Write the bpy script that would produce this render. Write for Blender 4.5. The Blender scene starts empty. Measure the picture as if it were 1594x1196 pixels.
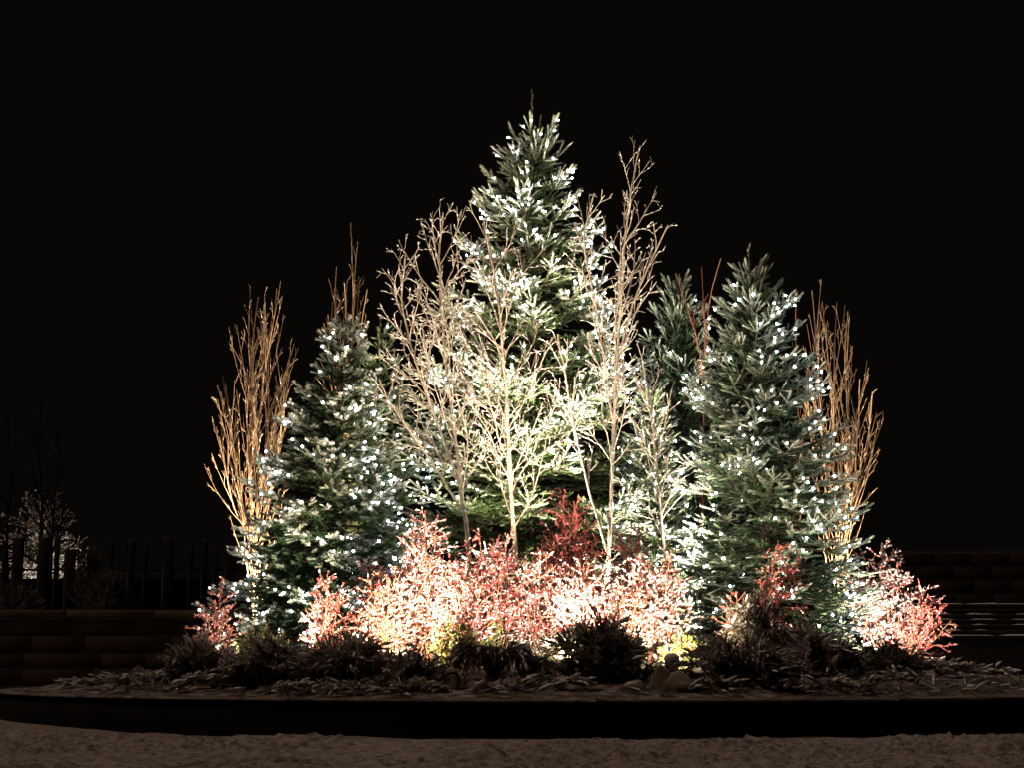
import bpy, math, random
import numpy as np
from mathutils import Vector
random.seed(7)
R = np.random.default_rng(11)
SC = bpy.context.scene
COL = SC.collection
PI = math.pi
# ------------------------------------------------------------------ camera, sky, ambient light, exposure
F = 2430.0                      # focal length in photograph pixels (photograph 1594 wide)
CAM = np.array([0.0, -18.0, 0.60])
PITCH = math.atan((1036 - 598) / F)
cam = bpy.data.objects.new('camera', bpy.data.cameras.new('camera'))
COL.objects.link(cam)
cam.location = CAM
cam.rotation_euler = (PI / 2 + PITCH, 0, 0)
cam.data.sensor_width = 36.0
cam.data.lens = F / 1594 * 36
cam.data.clip_end = 2000
SC.camera = cam
world = bpy.data.worlds.new('World')
SC.world = world
world.use_nodes = True
bg = world.node_tree.nodes['Background']
bg.inputs[0].default_value = (0.0025, 0.0020, 0.0017, 1)      # snow clouds faintly lit by the town
bg.inputs[1].default_value = 1.0
sun = bpy.data.objects.new('town_glow', bpy.data.lights.new('town_glow', 'SUN'))
COL.objects.link(sun)
sun.data.energy = 0.85
sun.data.color = (1.0, 0.66, 0.47)
sun.data.angle = math.radians(10)
_sd = Vector((0.60, 0.10, -0.78)).normalized()               # where the light travels: from the left, a little behind, high up
sun.rotation_euler = _sd.to_track_quat('-Z', 'Y').to_euler()
vs = SC.view_settings
vs.view_transform = 'Standard'
vs.look = 'None'
vs.exposure = 0.0
vs.gamma = 1.0
vs.use_curve_mapping = False
cy = SC.cycles
cy.use_denoising = True
try:
    cy.denoiser = 'OPENIMAGEDENOISE'
    cy.denoising_input_passes = 'RGB_ALBEDO_NORMAL'
except Exception:
    pass
cy.max_bounces = 4
cy.diffuse_bounces = 2
cy.glossy_bounces = 2
cy.sample_clamp_indirect = 3.0
cy.use_light_tree = True

# ------------------------------------------------------------------ helpers
def nrm(v):
    v = np.asarray(v, float)
    return v / (np.linalg.norm(v, axis=-1, keepdims=True) + 1e-12)

_c, _s = math.cos(PITCH), math.sin(PITCH)
def at(px, py, Y):
    """the point of the vertical plane y = Y that the photograph shows at pixel (px, py)"""
    a, b = (px - 797) / F, -(py - 598) / F
    d = np.array([a, _c - b * _s, _s + b * _c])
    return CAM + d * ((Y - CAM[1]) / d[1])

def scale_at(Y):
    return (Y - CAM[1]) / (F * 1.0)

def vnoise(x, y, seed=0):
    """smooth value noise, arrays in, 0..1 out"""
    xi, yi = np.floor(x).astype(np.int64), np.floor(y).astype(np.int64)
    fx, fy = x - xi, y - yi
    fx, fy = fx * fx * (3 - 2 * fx), fy * fy * (3 - 2 * fy)
    def h(a, b):
        n = (a * 374761393 + b * 668265263 + seed * 974634777) & 0xffffffff
        n = ((n ^ (n >> 13)) * 1274126177) & 0xffffffff
        return ((n ^ (n >> 16)) & 0xffff) / 65535.0
    return (h(xi, yi) * (1 - fx) + h(xi + 1, yi) * fx) * (1 - fy) + (h(xi, yi + 1) * (1 - fx) + h(xi + 1, yi + 1) * fx) * fy

def fbm(x, y, seed=0, octv=4):
    x, y = np.asarray(x, float), np.asarray(y, float)
    s, a, t = 0, 1.0, 0
    for k in range(octv):
        s = s + a * vnoise(x * 2 ** k + 17.3 * k, y * 2 ** k - 9.1 * k, seed + k)
        t += a
        a *= 0.5
    return s / t

PLX, PLY, RIM_Z, RAD = 0.64, 0.40, 0.34, 6.30
def bedz(x, y):
    r = np.hypot(np.asarray(x, float) - PLX, np.asarray(y, float) - PLY)
    m = np.clip(1 - (r / (RAD - 0.40)) ** 2, 0, 1)
    return RIM_Z + 0.02 + 0.42 * m + 0.10 * (fbm(np.asarray(x) * 2.2, np.asarray(y) * 2.2, 5) - 0.5) * np.clip(m * 8, 0, 1)

# ------------------------------------------------------------------ meshes and objects
def make_mesh(name, verts, faces, mat, attrs=None, smooth=False):
    verts = np.ascontiguousarray(verts, np.float32)
    faces = np.ascontiguousarray(faces, np.int32)
    me = bpy.data.meshes.new(name)
    k = faces.shape[1]
    me.vertices.add(len(verts))
    me.vertices.foreach_set('co', verts.ravel())
    me.loops.add(faces.size)
    me.loops.foreach_set('vertex_index', faces.ravel())
    me.polygons.add(len(faces))
    me.polygons.foreach_set('loop_start', np.arange(0, faces.size, k, dtype=np.int32))
    if smooth:
        me.polygons.foreach_set('use_smooth', np.ones(len(faces), bool))
    for an, av in (attrs or {}).items():
        me.attributes.new(an, 'FLOAT', 'POINT').data.foreach_set('value', np.ascontiguousarray(av, np.float32))
    me.materials.append(mat)
    me.update(calc_edges=True)
    return me

def tag(o, label=None, cat=None, group=None, kind=None):
    if label: o['label'] = label
    if cat: o['category'] = cat
    if group: o['group'] = group
    if kind: o['kind'] = kind
    return o

def thing(name, label, cat, loc, group=None, kind=None):
    o = bpy.data.objects.new(name, None)
    COL.objects.link(o)
    o.empty_display_size = 0.2
    o.location = Vector(loc)
    return tag(o, label, cat, group, kind)

def wloc(o):
    v = Vector((0, 0, 0))
    while o is not None:
        v = v + o.location
        o = o.parent
    return np.array(v)

def part(name, geo, mat, parent=None, attrs=None, smooth=False, kind=None, at_loc=None):
    """links geometry given in world space as one mesh object, under its thing if there is one"""
    v, f = geo[0], geo[1]
    if attrs is None and len(geo) > 2:
        attrs = geo[2]
    off = np.zeros(3) if at_loc is None else np.asarray(at_loc, float)
    base = wloc(parent) if parent is not None else np.zeros(3)
    o = bpy.data.objects.new(name, make_mesh(name, np.asarray(v) - base - off, f, mat, attrs, smooth))
    COL.objects.link(o)
    o.location = Vector(off)
    if parent is not None:
        o.parent = parent
    if kind:
        o['kind'] = kind
    return o

def share(name, mesh, loc, parent=None, rot=(0, 0, 0), scl=(1, 1, 1)):
    o = bpy.data.objects.new(name, mesh)
    COL.objects.link(o)
    o.location = Vector(np.asarray(loc, float) - (wloc(parent) if parent is not None else 0))
    o.rotation_euler = rot
    o.scale = scl
    if parent is not None:
        o.parent = parent
    return o

def join(*gs):
    V, Fc, A, n = [], [], {}, 0
    for g in gs:
        V.append(g[0]); Fc.append(np.asarray(g[1]) + n); n += len(g[0])
        for k, a in (g[2] if len(g) > 2 and g[2] else {}).items():
            A.setdefault(k, []).append(a)
    return np.concatenate(V), np.concatenate(Fc), {k: np.concatenate(a) for k, a in A.items()}

def frames(d):
    d = nrm(d)
    a = np.where(np.abs(d[:, 2:3]) < 0.9, np.array([[0, 0, 1.0]]), np.array([[1.0, 0, 0]]))
    u = nrm(np.cross(a, d))
    return u, np.cross(d, u), d

def tubes(p0, p1, r0, r1, sides=4):
    """a tapered open tube for every segment, as triangles"""
    p0, p1 = np.asarray(p0, float), np.asarray(p1, float)
    r0, r1 = np.asarray(r0, float), np.asarray(r1, float)
    n = len(p0)
    u, v, d = frames(p1 - p0)
    th = np.arange(sides) * 2 * PI / sides
    ring = u[:, None] * np.cos(th)[None, :, None] + v[:, None] * np.sin(th)[None, :, None]
    a = p0[:, None] + ring * r0[:, None, None]
    b = p1[:, None] + ring * r1[:, None, None]
    V = np.concatenate([a, b], 1).reshape(-1, 3)
    i = np.arange(sides); j = (i + 1) % sides
    q = np.concatenate([np.stack([i, j, j + sides], 1), np.stack([i, j + sides, i + sides], 1)])
    Fc = (q[None] + (np.arange(n) * 2 * sides)[:, None, None]).reshape(-1, 3)
    return V, Fc

def poly_tube(pts, rad, sides=10, cap=True, wob=0.0):
    """one continuous tube along a polyline"""
    pts = np.asarray(pts, float)
    n = len(pts)
    rad = np.broadcast_to(np.asarray(rad, float), (n,))
    t = nrm(np.gradient(pts, axis=0))
    u = np.cross(t[0], [0, 0, 1.0])
    if np.linalg.norm(u) < 1e-3: u = np.array([1.0, 0, 0])
    u = nrm(u); U = []
    for k in range(n):
        u = nrm(u - t[k] * np.dot(u, t[k])); U.append(u)
    U = np.array(U); W = np.cross(t, U)
    th = np.arange(sides) * 2 * PI / sides
    rr = rad[:, None] * (1 + wob * (R.random((n, sides)) - 0.5))
    V = (pts[:, None] + (U[:, None] * np.cos(th)[None, :, None] + W[:, None] * np.sin(th)[None, :, None]) * rr[..., None]).reshape(-1, 3)
    i = np.arange(sides); j = (i + 1) % sides
    q = np.concatenate([np.stack([i, j, j + sides], 1), np.stack([i, j + sides, i + sides], 1)])
    Fc = (q[None] + (np.arange(n - 1) * sides)[:, None, None]).reshape(-1, 3)
    if cap:
        V = np.concatenate([V, pts[:1], pts[-1:]])
        m = n * sides
        Fc = np.concatenate([Fc, np.stack([j, i, np.full(sides, m)], 1), np.stack([i + (n - 1) * sides, j + (n - 1) * sides, np.full(sides, m + 1)], 1)])
    return V, Fc

def box(x0, x1, y0, y1, z0, z1, bev=0.0):
    """a box as triangles; with bev its edges are chamfered"""
    if bev <= 0:
        V = np.array([[x, y, z] for z in (z0, z1) for y in (y0, y1) for x in (x0, x1)], float)
        q = [(0, 2, 3, 1), (4, 5, 7, 6), (0, 1, 5, 4), (2, 6, 7, 3), (0, 4, 6, 2), (1, 3, 7, 5)]
        return V, np.array([t for a, b, c, d in q for t in ((a, b, c), (a, c, d))])
    c = np.array([(x0 + x1) / 2, (y0 + y1) / 2, (z0 + z1) / 2]); h = np.array([(x1 - x0) / 2, (y1 - y0) / 2, (z1 - z0) / 2])
    V = []
    for sx in (-1, 1):
        for sy in (-1, 1):
            for sz in (-1, 1):
                s = np.array([sx, sy, sz])
                for ax in range(3):
                    p = (h - bev) * s
                    p[ax] = h[ax] * s[ax]
                    V.append(c + p)
    V = np.array(V)
    idx = lambda sx, sy, sz, ax: ((((sx > 0) * 2 + (sy > 0)) * 2 + (sz > 0)) * 3 + ax)
    T = []
    def quad(a, b, c_, d): T.extend([(a, b, c_), (a, c_, d)])
    for ax in range(3):
        o1, o2 = (ax + 1) % 3, (ax + 2) % 3
        for s in (-1, 1):
            cs = []
            for e1, e2 in ((-1, -1), (1, -1), (1, 1), (-1, 1)):
                k = [0, 0, 0]; k[ax] = s; k[o1] = e1; k[o2] = e2
                cs.append(idx(*k, ax))
            quad(*(cs if s > 0 else cs[::-1]))
        for e1 in (-1, 1):
            for e2 in (-1, 1):
                a = [0, 0, 0]; a[o1] = e1; a[o2] = e2; a[ax] = -1
                b = list(a); b[ax] = 1
                quad(idx(*a, o1), idx(*b, o1), idx(*b, o2), idx(*a, o2))
    for sx in (-1, 1):
        for sy in (-1, 1):
            for sz in (-1, 1):
                T.append((idx(sx, sy, sz, 0), idx(sx, sy, sz, 1), idx(sx, sy, sz, 2)))
    return V, np.array(T)

def lathe(profile, centre=(0, 0, 0), n=48):
    pr = np.array(profile, float)
    m = len(pr)
    th = np.arange(n) * 2 * PI / n
    V = np.stack([pr[:, None, 0] * np.cos(th), pr[:, None, 0] * np.sin(th), np.broadcast_to(pr[:, None, 1], (m, n))], -1).reshape(-1, 3) + np.asarray(centre, float)
    i = np.arange(n); j = (i + 1) % n
    q = np.concatenate([np.stack([i, j, j + n], 1), np.stack([i, j + n, i + n], 1)])
    return V, (q[None] + (np.arange(m - 1) * n)[:, None, None]).reshape(-1, 3)

def ico(sub=0):
    g = (1 + 5 ** 0.5) / 2
    V = nrm(np.array([(-1, g, 0), (1, g, 0), (-1, -g, 0), (1, -g, 0), (0, -1, g), (0, 1, g), (0, -1, -g), (0, 1, -g), (g, 0, -1), (g, 0, 1), (-g, 0, -1), (-g, 0, 1)]))
    Fc = [(0, 11, 5), (0, 5, 1), (0, 1, 7), (0, 7, 10), (0, 10, 11), (1, 5, 9), (5, 11, 4), (11, 10, 2), (10, 7, 6), (7, 1, 8), (3, 9, 4), (3, 4, 2), (3, 2, 6), (3, 6, 8), (3, 8, 9), (4, 9, 5), (2, 4, 11), (6, 2, 10), (8, 6, 7), (9, 8, 1)]
    for _ in range(sub):
        V = list(map(tuple, V)); mid = {}; out = []
        def m(a, b):
            k = (min(a, b), max(a, b))
            if k not in mid:
                p = (np.array(V[a]) + np.array(V[b])) / 2
                V.append(tuple(p / np.linalg.norm(p))); mid[k] = len(V) - 1
            return mid[k]
        for a, b, c in Fc:
            x, y, z = m(a, b), m(b, c), m(c, a)
            out += [(a, x, z), (b, y, x), (c, z, y), (x, y, z)]
        Fc = out
    return np.array(V), np.array(Fc)
ICO0, ICO1, ICO2 = ico(0), ico(1), ico(2)
OCTA = (np.array([(1, 0, 0), (-1, 0, 0), (0, 1, 0), (0, -1, 0), (0, 0, 1), (0, 0, -1.0)]), np.array([(0, 2, 4), (2, 1, 4), (1, 3, 4), (3, 0, 4), (2, 0, 5), (1, 2, 5), (3, 1, 5), (0, 3, 5)]))

def blobs(pos, rad, tpl=ICO0, jit=0.0):
    """small rounded bodies: pos (n,3), rad (n,3)"""
    pos, rad = np.asarray(pos, float), np.asarray(rad, float)
    n, k = len(pos), len(tpl[0])
    if rad.ndim == 1: rad = np.repeat(rad[:, None], 3, 1)
    V = tpl[0][None] * rad[:, None]
    a = R.random(n) * 2 * PI
    ca, sa = np.cos(a)[:, None], np.sin(a)[:, None]
    V = np.stack([V[..., 0] * ca - V[..., 1] * sa, V[..., 0] * sa + V[..., 1] * ca, V[..., 2]], -1)
    if jit: V = V * (1 + jit * (R.random((n, k, 1)) - 0.5) * 2)
    return (V + pos[:, None]).reshape(-1, 3), (tpl[1][None] + (np.arange(n) * k)[:, None, None]).reshape(-1, 3)

# ------------------------------------------------------------------ materials
def nodes(name):
    m = bpy.data.materials.new(name)
    m.use_nodes = True
    nt = m.node_tree
    return m, nt, nt.nodes['Principled BSDF']

def N(nt, kind, **kw):
    n = nt.nodes.new(kind)
    for k, v in kw.items():
        if k in n.inputs: n.inputs[k].default_value = v
        else: setattr(n, k, v)
    return n

def mixc(nt, fac, a, b):
    m = nt.nodes.new('ShaderNodeMix'); m.data_type = 'RGBA'
    for s, x in ((0, fac), (6, a), (7, b)):
        if hasattr(x, 'is_output'): nt.links.new(x, m.inputs[s])
        elif s == 0: m.inputs[0].default_value = x
        else: m.inputs[s].default_value = (*x, 1)
    return m.outputs[2]

def noise(nt, scale, detail=4, rough=0.6, lo=0.35, hi=0.65, obj=True):
    tc = nt.nodes.new('ShaderNodeTexCoord')
    n = N(nt, 'ShaderNodeTexNoise', Scale=scale, Detail=detail, Roughness=rough)
    nt.links.new(tc.outputs['Object'], n.inputs['Vector'])
    mr = N(nt, 'ShaderNodeMapRange'); mr.inputs[1].default_value = lo; mr.inputs[2].default_value = hi
    nt.links.new(n.outputs['Fac'], mr.inputs[0])
    return mr.outputs[0]

def math_n(nt, op, a, b=0.0, clamp=False):
    m = N(nt, 'ShaderNodeMath', operation=op, use_clamp=clamp)
    for k, x in ((0, a), (1, b)):
        if hasattr(x, 'is_output'): nt.links.new(x, m.inputs[k])
        else: m.inputs[k].default_value = x
    return m.outputs[0]

def up_mask(nt, lo, hi):
    """1 where the surface faces up: where snow can lie"""
    g = nt.nodes.new('ShaderNodeNewGeometry')
    sx = nt.nodes.new('ShaderNodeSeparateXYZ')
    nt.links.new(g.outputs['Normal'], sx.inputs[0])
    mr = N(nt, 'ShaderNodeMapRange'); mr.inputs[1].default_value = lo; mr.inputs[2].default_value = hi
    nt.links.new(sx.outputs[2], mr.inputs[0])
    return mr.outputs[0]

def bump(nt, bs, h, strength=0.5, dist=0.02):
    b = N(nt, 'ShaderNodeBump', Strength=strength, Distance=dist)
    nt.links.new(h, b.inputs['Height'])
    nt.links.new(b.outputs[0], bs.inputs['Normal'])

def mat2(name, a, b, scale=6, rough=0.8, snow=None, snow_col=(0.75, 0.76, 0.78), bmp=0.0, spec=0.3, lo=0.35, hi=0.65, bd=0.02, cling=False):
    """two colours broken up by noise, snow lying on what faces up"""
    m, nt, bs = nodes(name)
    f = noise(nt, scale, 5, 0.65, lo, hi)
    c = mixc(nt, f, a, b)
    if snow:
        f2 = noise(nt, scale * 2.3, 3, 0.6, 0.2, 0.8)
        if cling: k = math_n(nt, 'ADD', up_mask(nt, *snow), math_n(nt, 'SUBTRACT', f2, 0.5), True)      # wet snow clings to the sides too
        else: k = math_n(nt, 'MULTIPLY', up_mask(nt, *snow), math_n(nt, 'ADD', f2, 0.35), True)
        c = mixc(nt, k, c, snow_col)
    nt.links.new(c, bs.inputs['Base Color'])
    bs.inputs['Roughness'].default_value = rough
    bs.inputs['Specular IOR Level'].default_value = spec
    if bmp: bump(nt, bs, noise(nt, scale * 4, 6, 0.7, 0, 1), bmp, bd)
    return m

def needle_mat(name, dark, light, snow_col=(0.62, 0.64, 0.62)):
    m, nt, bs = nodes(name)
    ar = N(nt, 'ShaderNodeAttribute', attribute_name='rnd')
    asn = N(nt, 'ShaderNodeAttribute', attribute_name='snow')
    c = mixc(nt, ar.outputs['Fac'], dark, light)
    c = mixc(nt, asn.outputs['Fac'], c, snow_col)
    nt.links.new(c, bs.inputs['Base Color'])
    bs.inputs['Roughness'].default_value = 0.6
    bs.inputs['Specular IOR Level'].default_value = 0.25
    return m

def glow_mat(name, col, strength):
    m, nt, bs = nodes(name)
    bs.inputs['Base Color'].default_value = (*col, 1)
    bs.inputs['Emission Color'].default_value = (*col, 1)
    bs.inputs['Emission Strength'].default_value = strength
    return m

M_snow = mat2('loose_snow', (0.70, 0.70, 0.70), (0.56, 0.56, 0.56), 30, 0.75, bmp=0.3)
M_ground = mat2('trodden_snow', (0.56, 0.51, 0.475), (0.15, 0.125, 0.11), 14, 0.9, bmp=1.0, lo=0.40, hi=0.64, bd=0.06)
M_metal = mat2('dark_bronze_steel', (0.004, 0.0036, 0.0032), (0.007, 0.006, 0.005), 3, 0.8, spec=0.05)
M_rim = mat2('dusted_rim', (0.035, 0.03, 0.026), (0.20, 0.18, 0.165), 7, 0.8, bmp=0.3)
M_bed = mat2('snowy_mulch', (0.045, 0.03, 0.02), (0.35, 0.33, 0.31), 9, 0.9, bmp=0.8, lo=0.45, hi=0.7)
M_birch = mat2('pale_bark', (0.52, 0.44, 0.34), (0.27, 0.20, 0.14), 14, 0.75, bmp=0.3)
M_birch_tw = mat2('pale_twig', (0.44, 0.37, 0.29), (0.22, 0.17, 0.125), 9, 0.75)
M_poplar = mat2('tan_bark', (0.34, 0.23, 0.14), (0.17, 0.105, 0.06), 5, 0.7)
M_redstem = mat2('reddish_bark', (0.22, 0.085, 0.045), (0.13, 0.05, 0.03), 9, 0.7)
M_conbark = mat2('grey_brown_bark', (0.10, 0.07, 0.05), (0.05, 0.035, 0.025), 20, 0.9, bmp=0.5)
M_twig = mat2('winterberry_twig', (0.22, 0.11, 0.065), (0.12, 0.06, 0.04), 12, 0.75)
M_berry = mat2('red_berry', (0.46, 0.034, 0.034), (0.36, 0.022, 0.022), 25, 0.4, snow=(0.45, 1.0), snow_col=(0.7, 0.66, 0.64), spec=0.5, cling=True)
M_spruce = needle_mat('blue_spruce_needles', (0.026, 0.060, 0.024), (0.065, 0.120, 0.048), (0.52, 0.55, 0.47))
M_frost = needle_mat('frosted_spruce_needles', (0.045, 0.085, 0.020), (0.11, 0.165, 0.05), (0.63, 0.645, 0.515))
M_fir = needle_mat('green_fir_needles', (0.016, 0.048, 0.014), (0.045, 0.095, 0.028), (0.58, 0.59, 0.52))
M_fir2 = needle_mat('yellow_fir_needles', (0.04, 0.085, 0.018), (0.09, 0.15, 0.04), (0.56, 0.58, 0.50))
M_low = needle_mat('low_conifer_needles', (0.022, 0.024, 0.012), (0.065, 0.05, 0.025), (0.56, 0.52, 0.48))
M_leaf = needle_mat('yellow_green_leaves', (0.045, 0.075, 0.014), (0.16, 0.17, 0.035), (0.6, 0.6, 0.5))
M_wire = mat2('green_wire', (0.008, 0.02, 0.01), (0.012, 0.028, 0.014), 5, 0.6)
M_bulb = glow_mat('led_bulb', (0.82, 0.89, 1.0), 60)
_nt = M_bulb.node_tree                                            # no two bulbs burn alike
_oi = _nt.nodes.new('ShaderNodeObjectInfo')
_nt.links.new(math_n(_nt, 'ADD', math_n(_nt, 'MULTIPLY', math_n(_nt, 'POWER', _oi.outputs['Random'], 2.0), 110.0), 26.0), _nt.nodes['Principled BSDF'].inputs['Emission Strength'])
M_lens = glow_mat('flood_lens', (1.0, 0.88, 0.68), 25)
M_house = mat2('lamp_housing', (0.02, 0.02, 0.02), (0.035, 0.033, 0.03), 12, 0.5, snow=(0.6, 1.0))
M_stone = mat2('brown_wall_stone', (0.040, 0.026, 0.016), (0.028, 0.018, 0.012), 4, 0.9, bmp=0.5)
M_stone_b = mat2('brown_wall_stone_worn', (0.030, 0.020, 0.013), (0.020, 0.013, 0.009), 6, 0.9, bmp=0.5)
M_mortar = mat2('recessed_mortar', (0.022, 0.015, 0.010), (0.015, 0.010, 0.007), 9, 0.95)
M_coping = mat2('coping_stone', (0.10, 0.066, 0.043), (0.066, 0.045, 0.03), 5, 0.9, bmp=0.4)
M_slate = mat2('dark_ledge_stone', (0.010, 0.0095, 0.009), (0.018, 0.017, 0.015), 5, 0.85, bmp=0.5)
M_fence = mat2('black_stained_wood', (0.004, 0.0036, 0.0032), (0.007, 0.006, 0.005), 8, 0.85, snow=(0.7, 1.0), snow_col=(0.3, 0.29, 0.28))
M_darkbark = mat2('black_wet_bark', (0.014, 0.011, 0.009), (0.008, 0.007, 0.006), 8, 0.9)
M_terrace = mat2('terrace_turf', (0.012, 0.011, 0.009), (0.03, 0.027, 0.024), 2, 0.95)
M_rock = mat2('snowy_rock', (0.10, 0.075, 0.055), (0.16, 0.13, 0.105), 8, 0.9, snow=(0.35, 0.95), snow_col=(0.42, 0.39, 0.37), bmp=0.8)
M_bough = mat2('snowy_bough', (0.06, 0.045, 0.03), (0.12, 0.09, 0.065), 14, 0.9, snow=(0.15, 0.85), snow_col=(0.45, 0.42, 0.40), bmp=0.6)
WARM = (1.0, 0.87, 0.69)

# ------------------------------------------------------------------ the setting: ground, planter, bed, walls, terrace
def axis(a, b, near0, near1, step, far_n):
    n0 = near0 - np.geomspace(0.05, near0 - a, far_n)
    n1 = near1 + np.geomspace(0.05, b - near1, far_n)
    return np.concatenate([n0[::-1], np.arange(near0, near1, step), n1])
gx, gy = axis(-400, 400, -4.2, 4.4, 0.031, 36), axis(-60, 500, -9.7, -5.6, 0.029, 36)
GX, GY = np.meshgrid(gx, gy)
def groundz(x, y):
    m = np.clip((7.5 - np.abs(x)) / 2, 0, 1) * np.clip((12 + y) / 2, 0, 1) * np.clip((-3.5 - y) / 1, 0, 1)
    big = fbm(x * 1.6, y * 1.6, 31, 3) - 0.5
    lump = np.clip(fbm(x * 13, y * 13, 41, 4) - 0.40, 0, 1)
    return m * (0.05 * big + 0.15 * lump * np.clip(fbm(x * 1.3, y * 1.3, 61, 3) * 3 - 0.9, 0.15, 1.2) * np.clip((np.hypot(x - PLX, y - PLY) - RAD) / 0.9, 0.06, 1) - 0.02) + 0.065
GZ = groundz(GX, GY)
nx, ny = len(gx), len(gy)
ii = (np.arange(ny - 1)[:, None] * nx + np.arange(nx - 1)[None]).ravel()
o = part('ground', (np.stack([GX, GY, GZ], -1).reshape(-1, 3), np.stack([ii, ii + 1, ii + 1 + nx, ii + nx], 1)), M_ground, smooth=True, kind='structure')
o['label'] = 'trodden brownish snow covering the ground in front of the planter'

pl = thing('round_planter', 'low dark round metal planter holding the whole winter display', 'planter', (PLX, PLY, 0))
part('wall', lathe([(RAD - .04, -0.05), (RAD - .04, 0.16), (RAD - .04, 0.317), (RAD - .36, 0.317)], (PLX, PLY, 0), 180), M_metal, pl, smooth=False)
NSEG = 16
for k in range(NSEG):                                            # the rim is laid in curved slabs
    a0, a1 = 2 * PI * k / NSEG + 0.0008, 2 * PI * (k + 1) / NSEG - 0.0008
    th = np.linspace(a0, a1, 13)
    V = []
    for rr, zz in ((RAD - .38, 0.318), (RAD - .005, 0.318), (RAD, 0.321), (RAD, 0.334), (RAD - .008, 0.34), (RAD - .38, 0.34)):
        V.append(np.stack([PLX + rr * np.cos(th), PLY + rr * np.sin(th), np.full(13, zz)], 1))
    V = np.concatenate(V); q = []
    for s in range(6):
        t = (s + 1) % 6
        for i in range(12):
            a, b, c, d = s * 13 + i, s * 13 + i + 1, t * 13 + i + 1, t * 13 + i
            q += [(a, b, c), (a, c, d)]
    for e in (0, 12):
        for s in (1, 2, 3, 4):
            q.append((e, s * 13 + e, (s + 1) * 13 + e) if e else (e, (s + 1) * 13 + e, s * 13 + e))
    part('rim_slab', (V, np.array(q)), M_rim, pl)
RB = RAD - 0.20
rr = np.linspace(0, RB, 90); th = np.arange(220) * 2 * PI / 220
BX, BY = PLX + rr[:, None] * np.cos(th), PLY + rr[:, None] * np.sin(th)
BZ = bedz(BX, BY) + 0.035 * (fbm(BX * 8, BY * 8, 77, 3) - 0.45)
BZ = np.where(rr[:, None] > RB - 0.15, 0.338 + (RB - rr[:, None]) * 0.05 + 0.03 * (fbm(BX * 9, BY * 9, 99, 3) - 0.4), BZ)
q = []
i = np.arange(220); j = (i + 1) % 220
q = np.concatenate([np.stack([i + k * 220, i + (k + 1) * 220, j + (k + 1) * 220, j + k * 220], 1) for k in range(89)])
part('planting_bed', (np.stack([BX, BY, BZ], -1).reshape(-1, 3), q), M_bed, pl, smooth=True)

# terrace behind and its retaining wall of coursed stone
o = part('terrace', box(-40, 6.5, 10.42, 80, -0.05, 1.40), M_terrace, kind='structure')
o['label'] = 'dark raised terrace behind the stone retaining wall'
WALL_Y = 10.0
wx0, wx1 = -12.0, 6.5
wl = thing('retaining_wall', 'brown coursed stone retaining wall with flat coping beside the planter', 'wall', (wx0, WALL_Y, 0))
part('core', box(wx0 + 0.02, wx1 - 0.02, WALL_Y + 0.03, WALL_Y + 0.40, 0, 1.40), M_mortar, wl)
z, cz, stone_rng = 0.0, 0, random.Random(3)
while z < 1.38:
    h = [0.24, 0.30, 0.26, 0.30, 0.31][cz % 5]
    h = min(h, 1.40 - z)
    x = wx0 - stone_rng.random() * 0.5
    while x < wx1:
        w = 0.75 + stone_rng.random() * 0.8
        x0, x1 = max(x, wx0), min(x + w, wx1)
        if x1 - x0 > 0.08:
            dy = stone_rng.random() * 0.012
            part('stone', box(x0 + 0.003, x1 - 0.003, WALL_Y - 0.02 - dy * 0.5, WALL_Y + 0.2, z + 0.003, z + h - 0.003, 0.004), M_stone, wl)
        x += w
    z += h; cz += 1
cop = sorted([wx0, wx1] + [float(at(px, 955, WALL_Y)[0]) for px in (103, 240)] + [wx0 + 1.6] + [-2.9 + 2.1 * k for k in range(5)])
for a, b in zip(cop[:-1], cop[1:]):
    part('coping_slab', box(a + 0.005, b - 0.005, WALL_Y - 0.045, WALL_Y + 0.46, 1.405, 1.555, 0.012), M_coping, wl)

# ledge wall on the other side, its courses stepping back, snow left on the ledges
lx0, lx1 = float(at(1395, 980, 9.0)[0]), float(at(1700, 980, 9.0)[0])
lw = thing('ledge_wall', 'low dark stepped stone ledges with thin lines of snow, beyond the red berries', 'wall', (lx0, 9.0, 0))
part('base_block', box(lx0, lx1, 9.02, 10.6, 0, 0.99, 0.01), M_slate, lw)
for k in range(7):
    z0 = 1.0 + k * 0.095
    part('ledge', box(lx0, lx1, 9.0 + k * 0.16, 10.6 + k * 0.02, z0 + 0.002, z0 + 0.093, 0.012), M_slate, lw)
    if k in (0, 1, 2, 3, 4, 6):
        n = 2 if k == 0 else 5
        x = lx0
        for s in range(n):
            a = x + stone_rng.random() * 0.3; b = a + (lx1 - lx0) / n * (0.95 if k in (0, 6) else 0.35 + 0.5 * stone_rng.random())
            hh = 0.02 + 0.012 * stone_rng.random()
            b = min(b, lx1 - 0.02)
            xs = np.linspace(a, b, 24)
            hv = hh * (0.25 + 0.75 * fbm(xs * 3, xs * 0, 8 + k + s)) * np.minimum(1, np.minimum(xs - a, b - xs) / 0.12 + 0.05)
            y0 = 9.0 + k * 0.16 + 0.004
            V = np.concatenate([np.stack([xs, np.full(24, y0 + dy), z0 + 0.094 + hv * fz], 1) for dy, fz in ((0, 0), (0.006, 0.8), (0.05, 1.0), (0.12, 0.0))])
            ii = np.arange(23)
            qq = np.concatenate([np.stack([ii + r * 24, ii + 1 + r * 24, ii + 1 + (r + 1) * 24, ii + (r + 1) * 24], 1) for r in range(3)])
            part('ledge_snow', (V, qq), M_snow, lw, smooth=True, kind='stuff')
            x += (lx1 - lx0) / n
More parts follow.
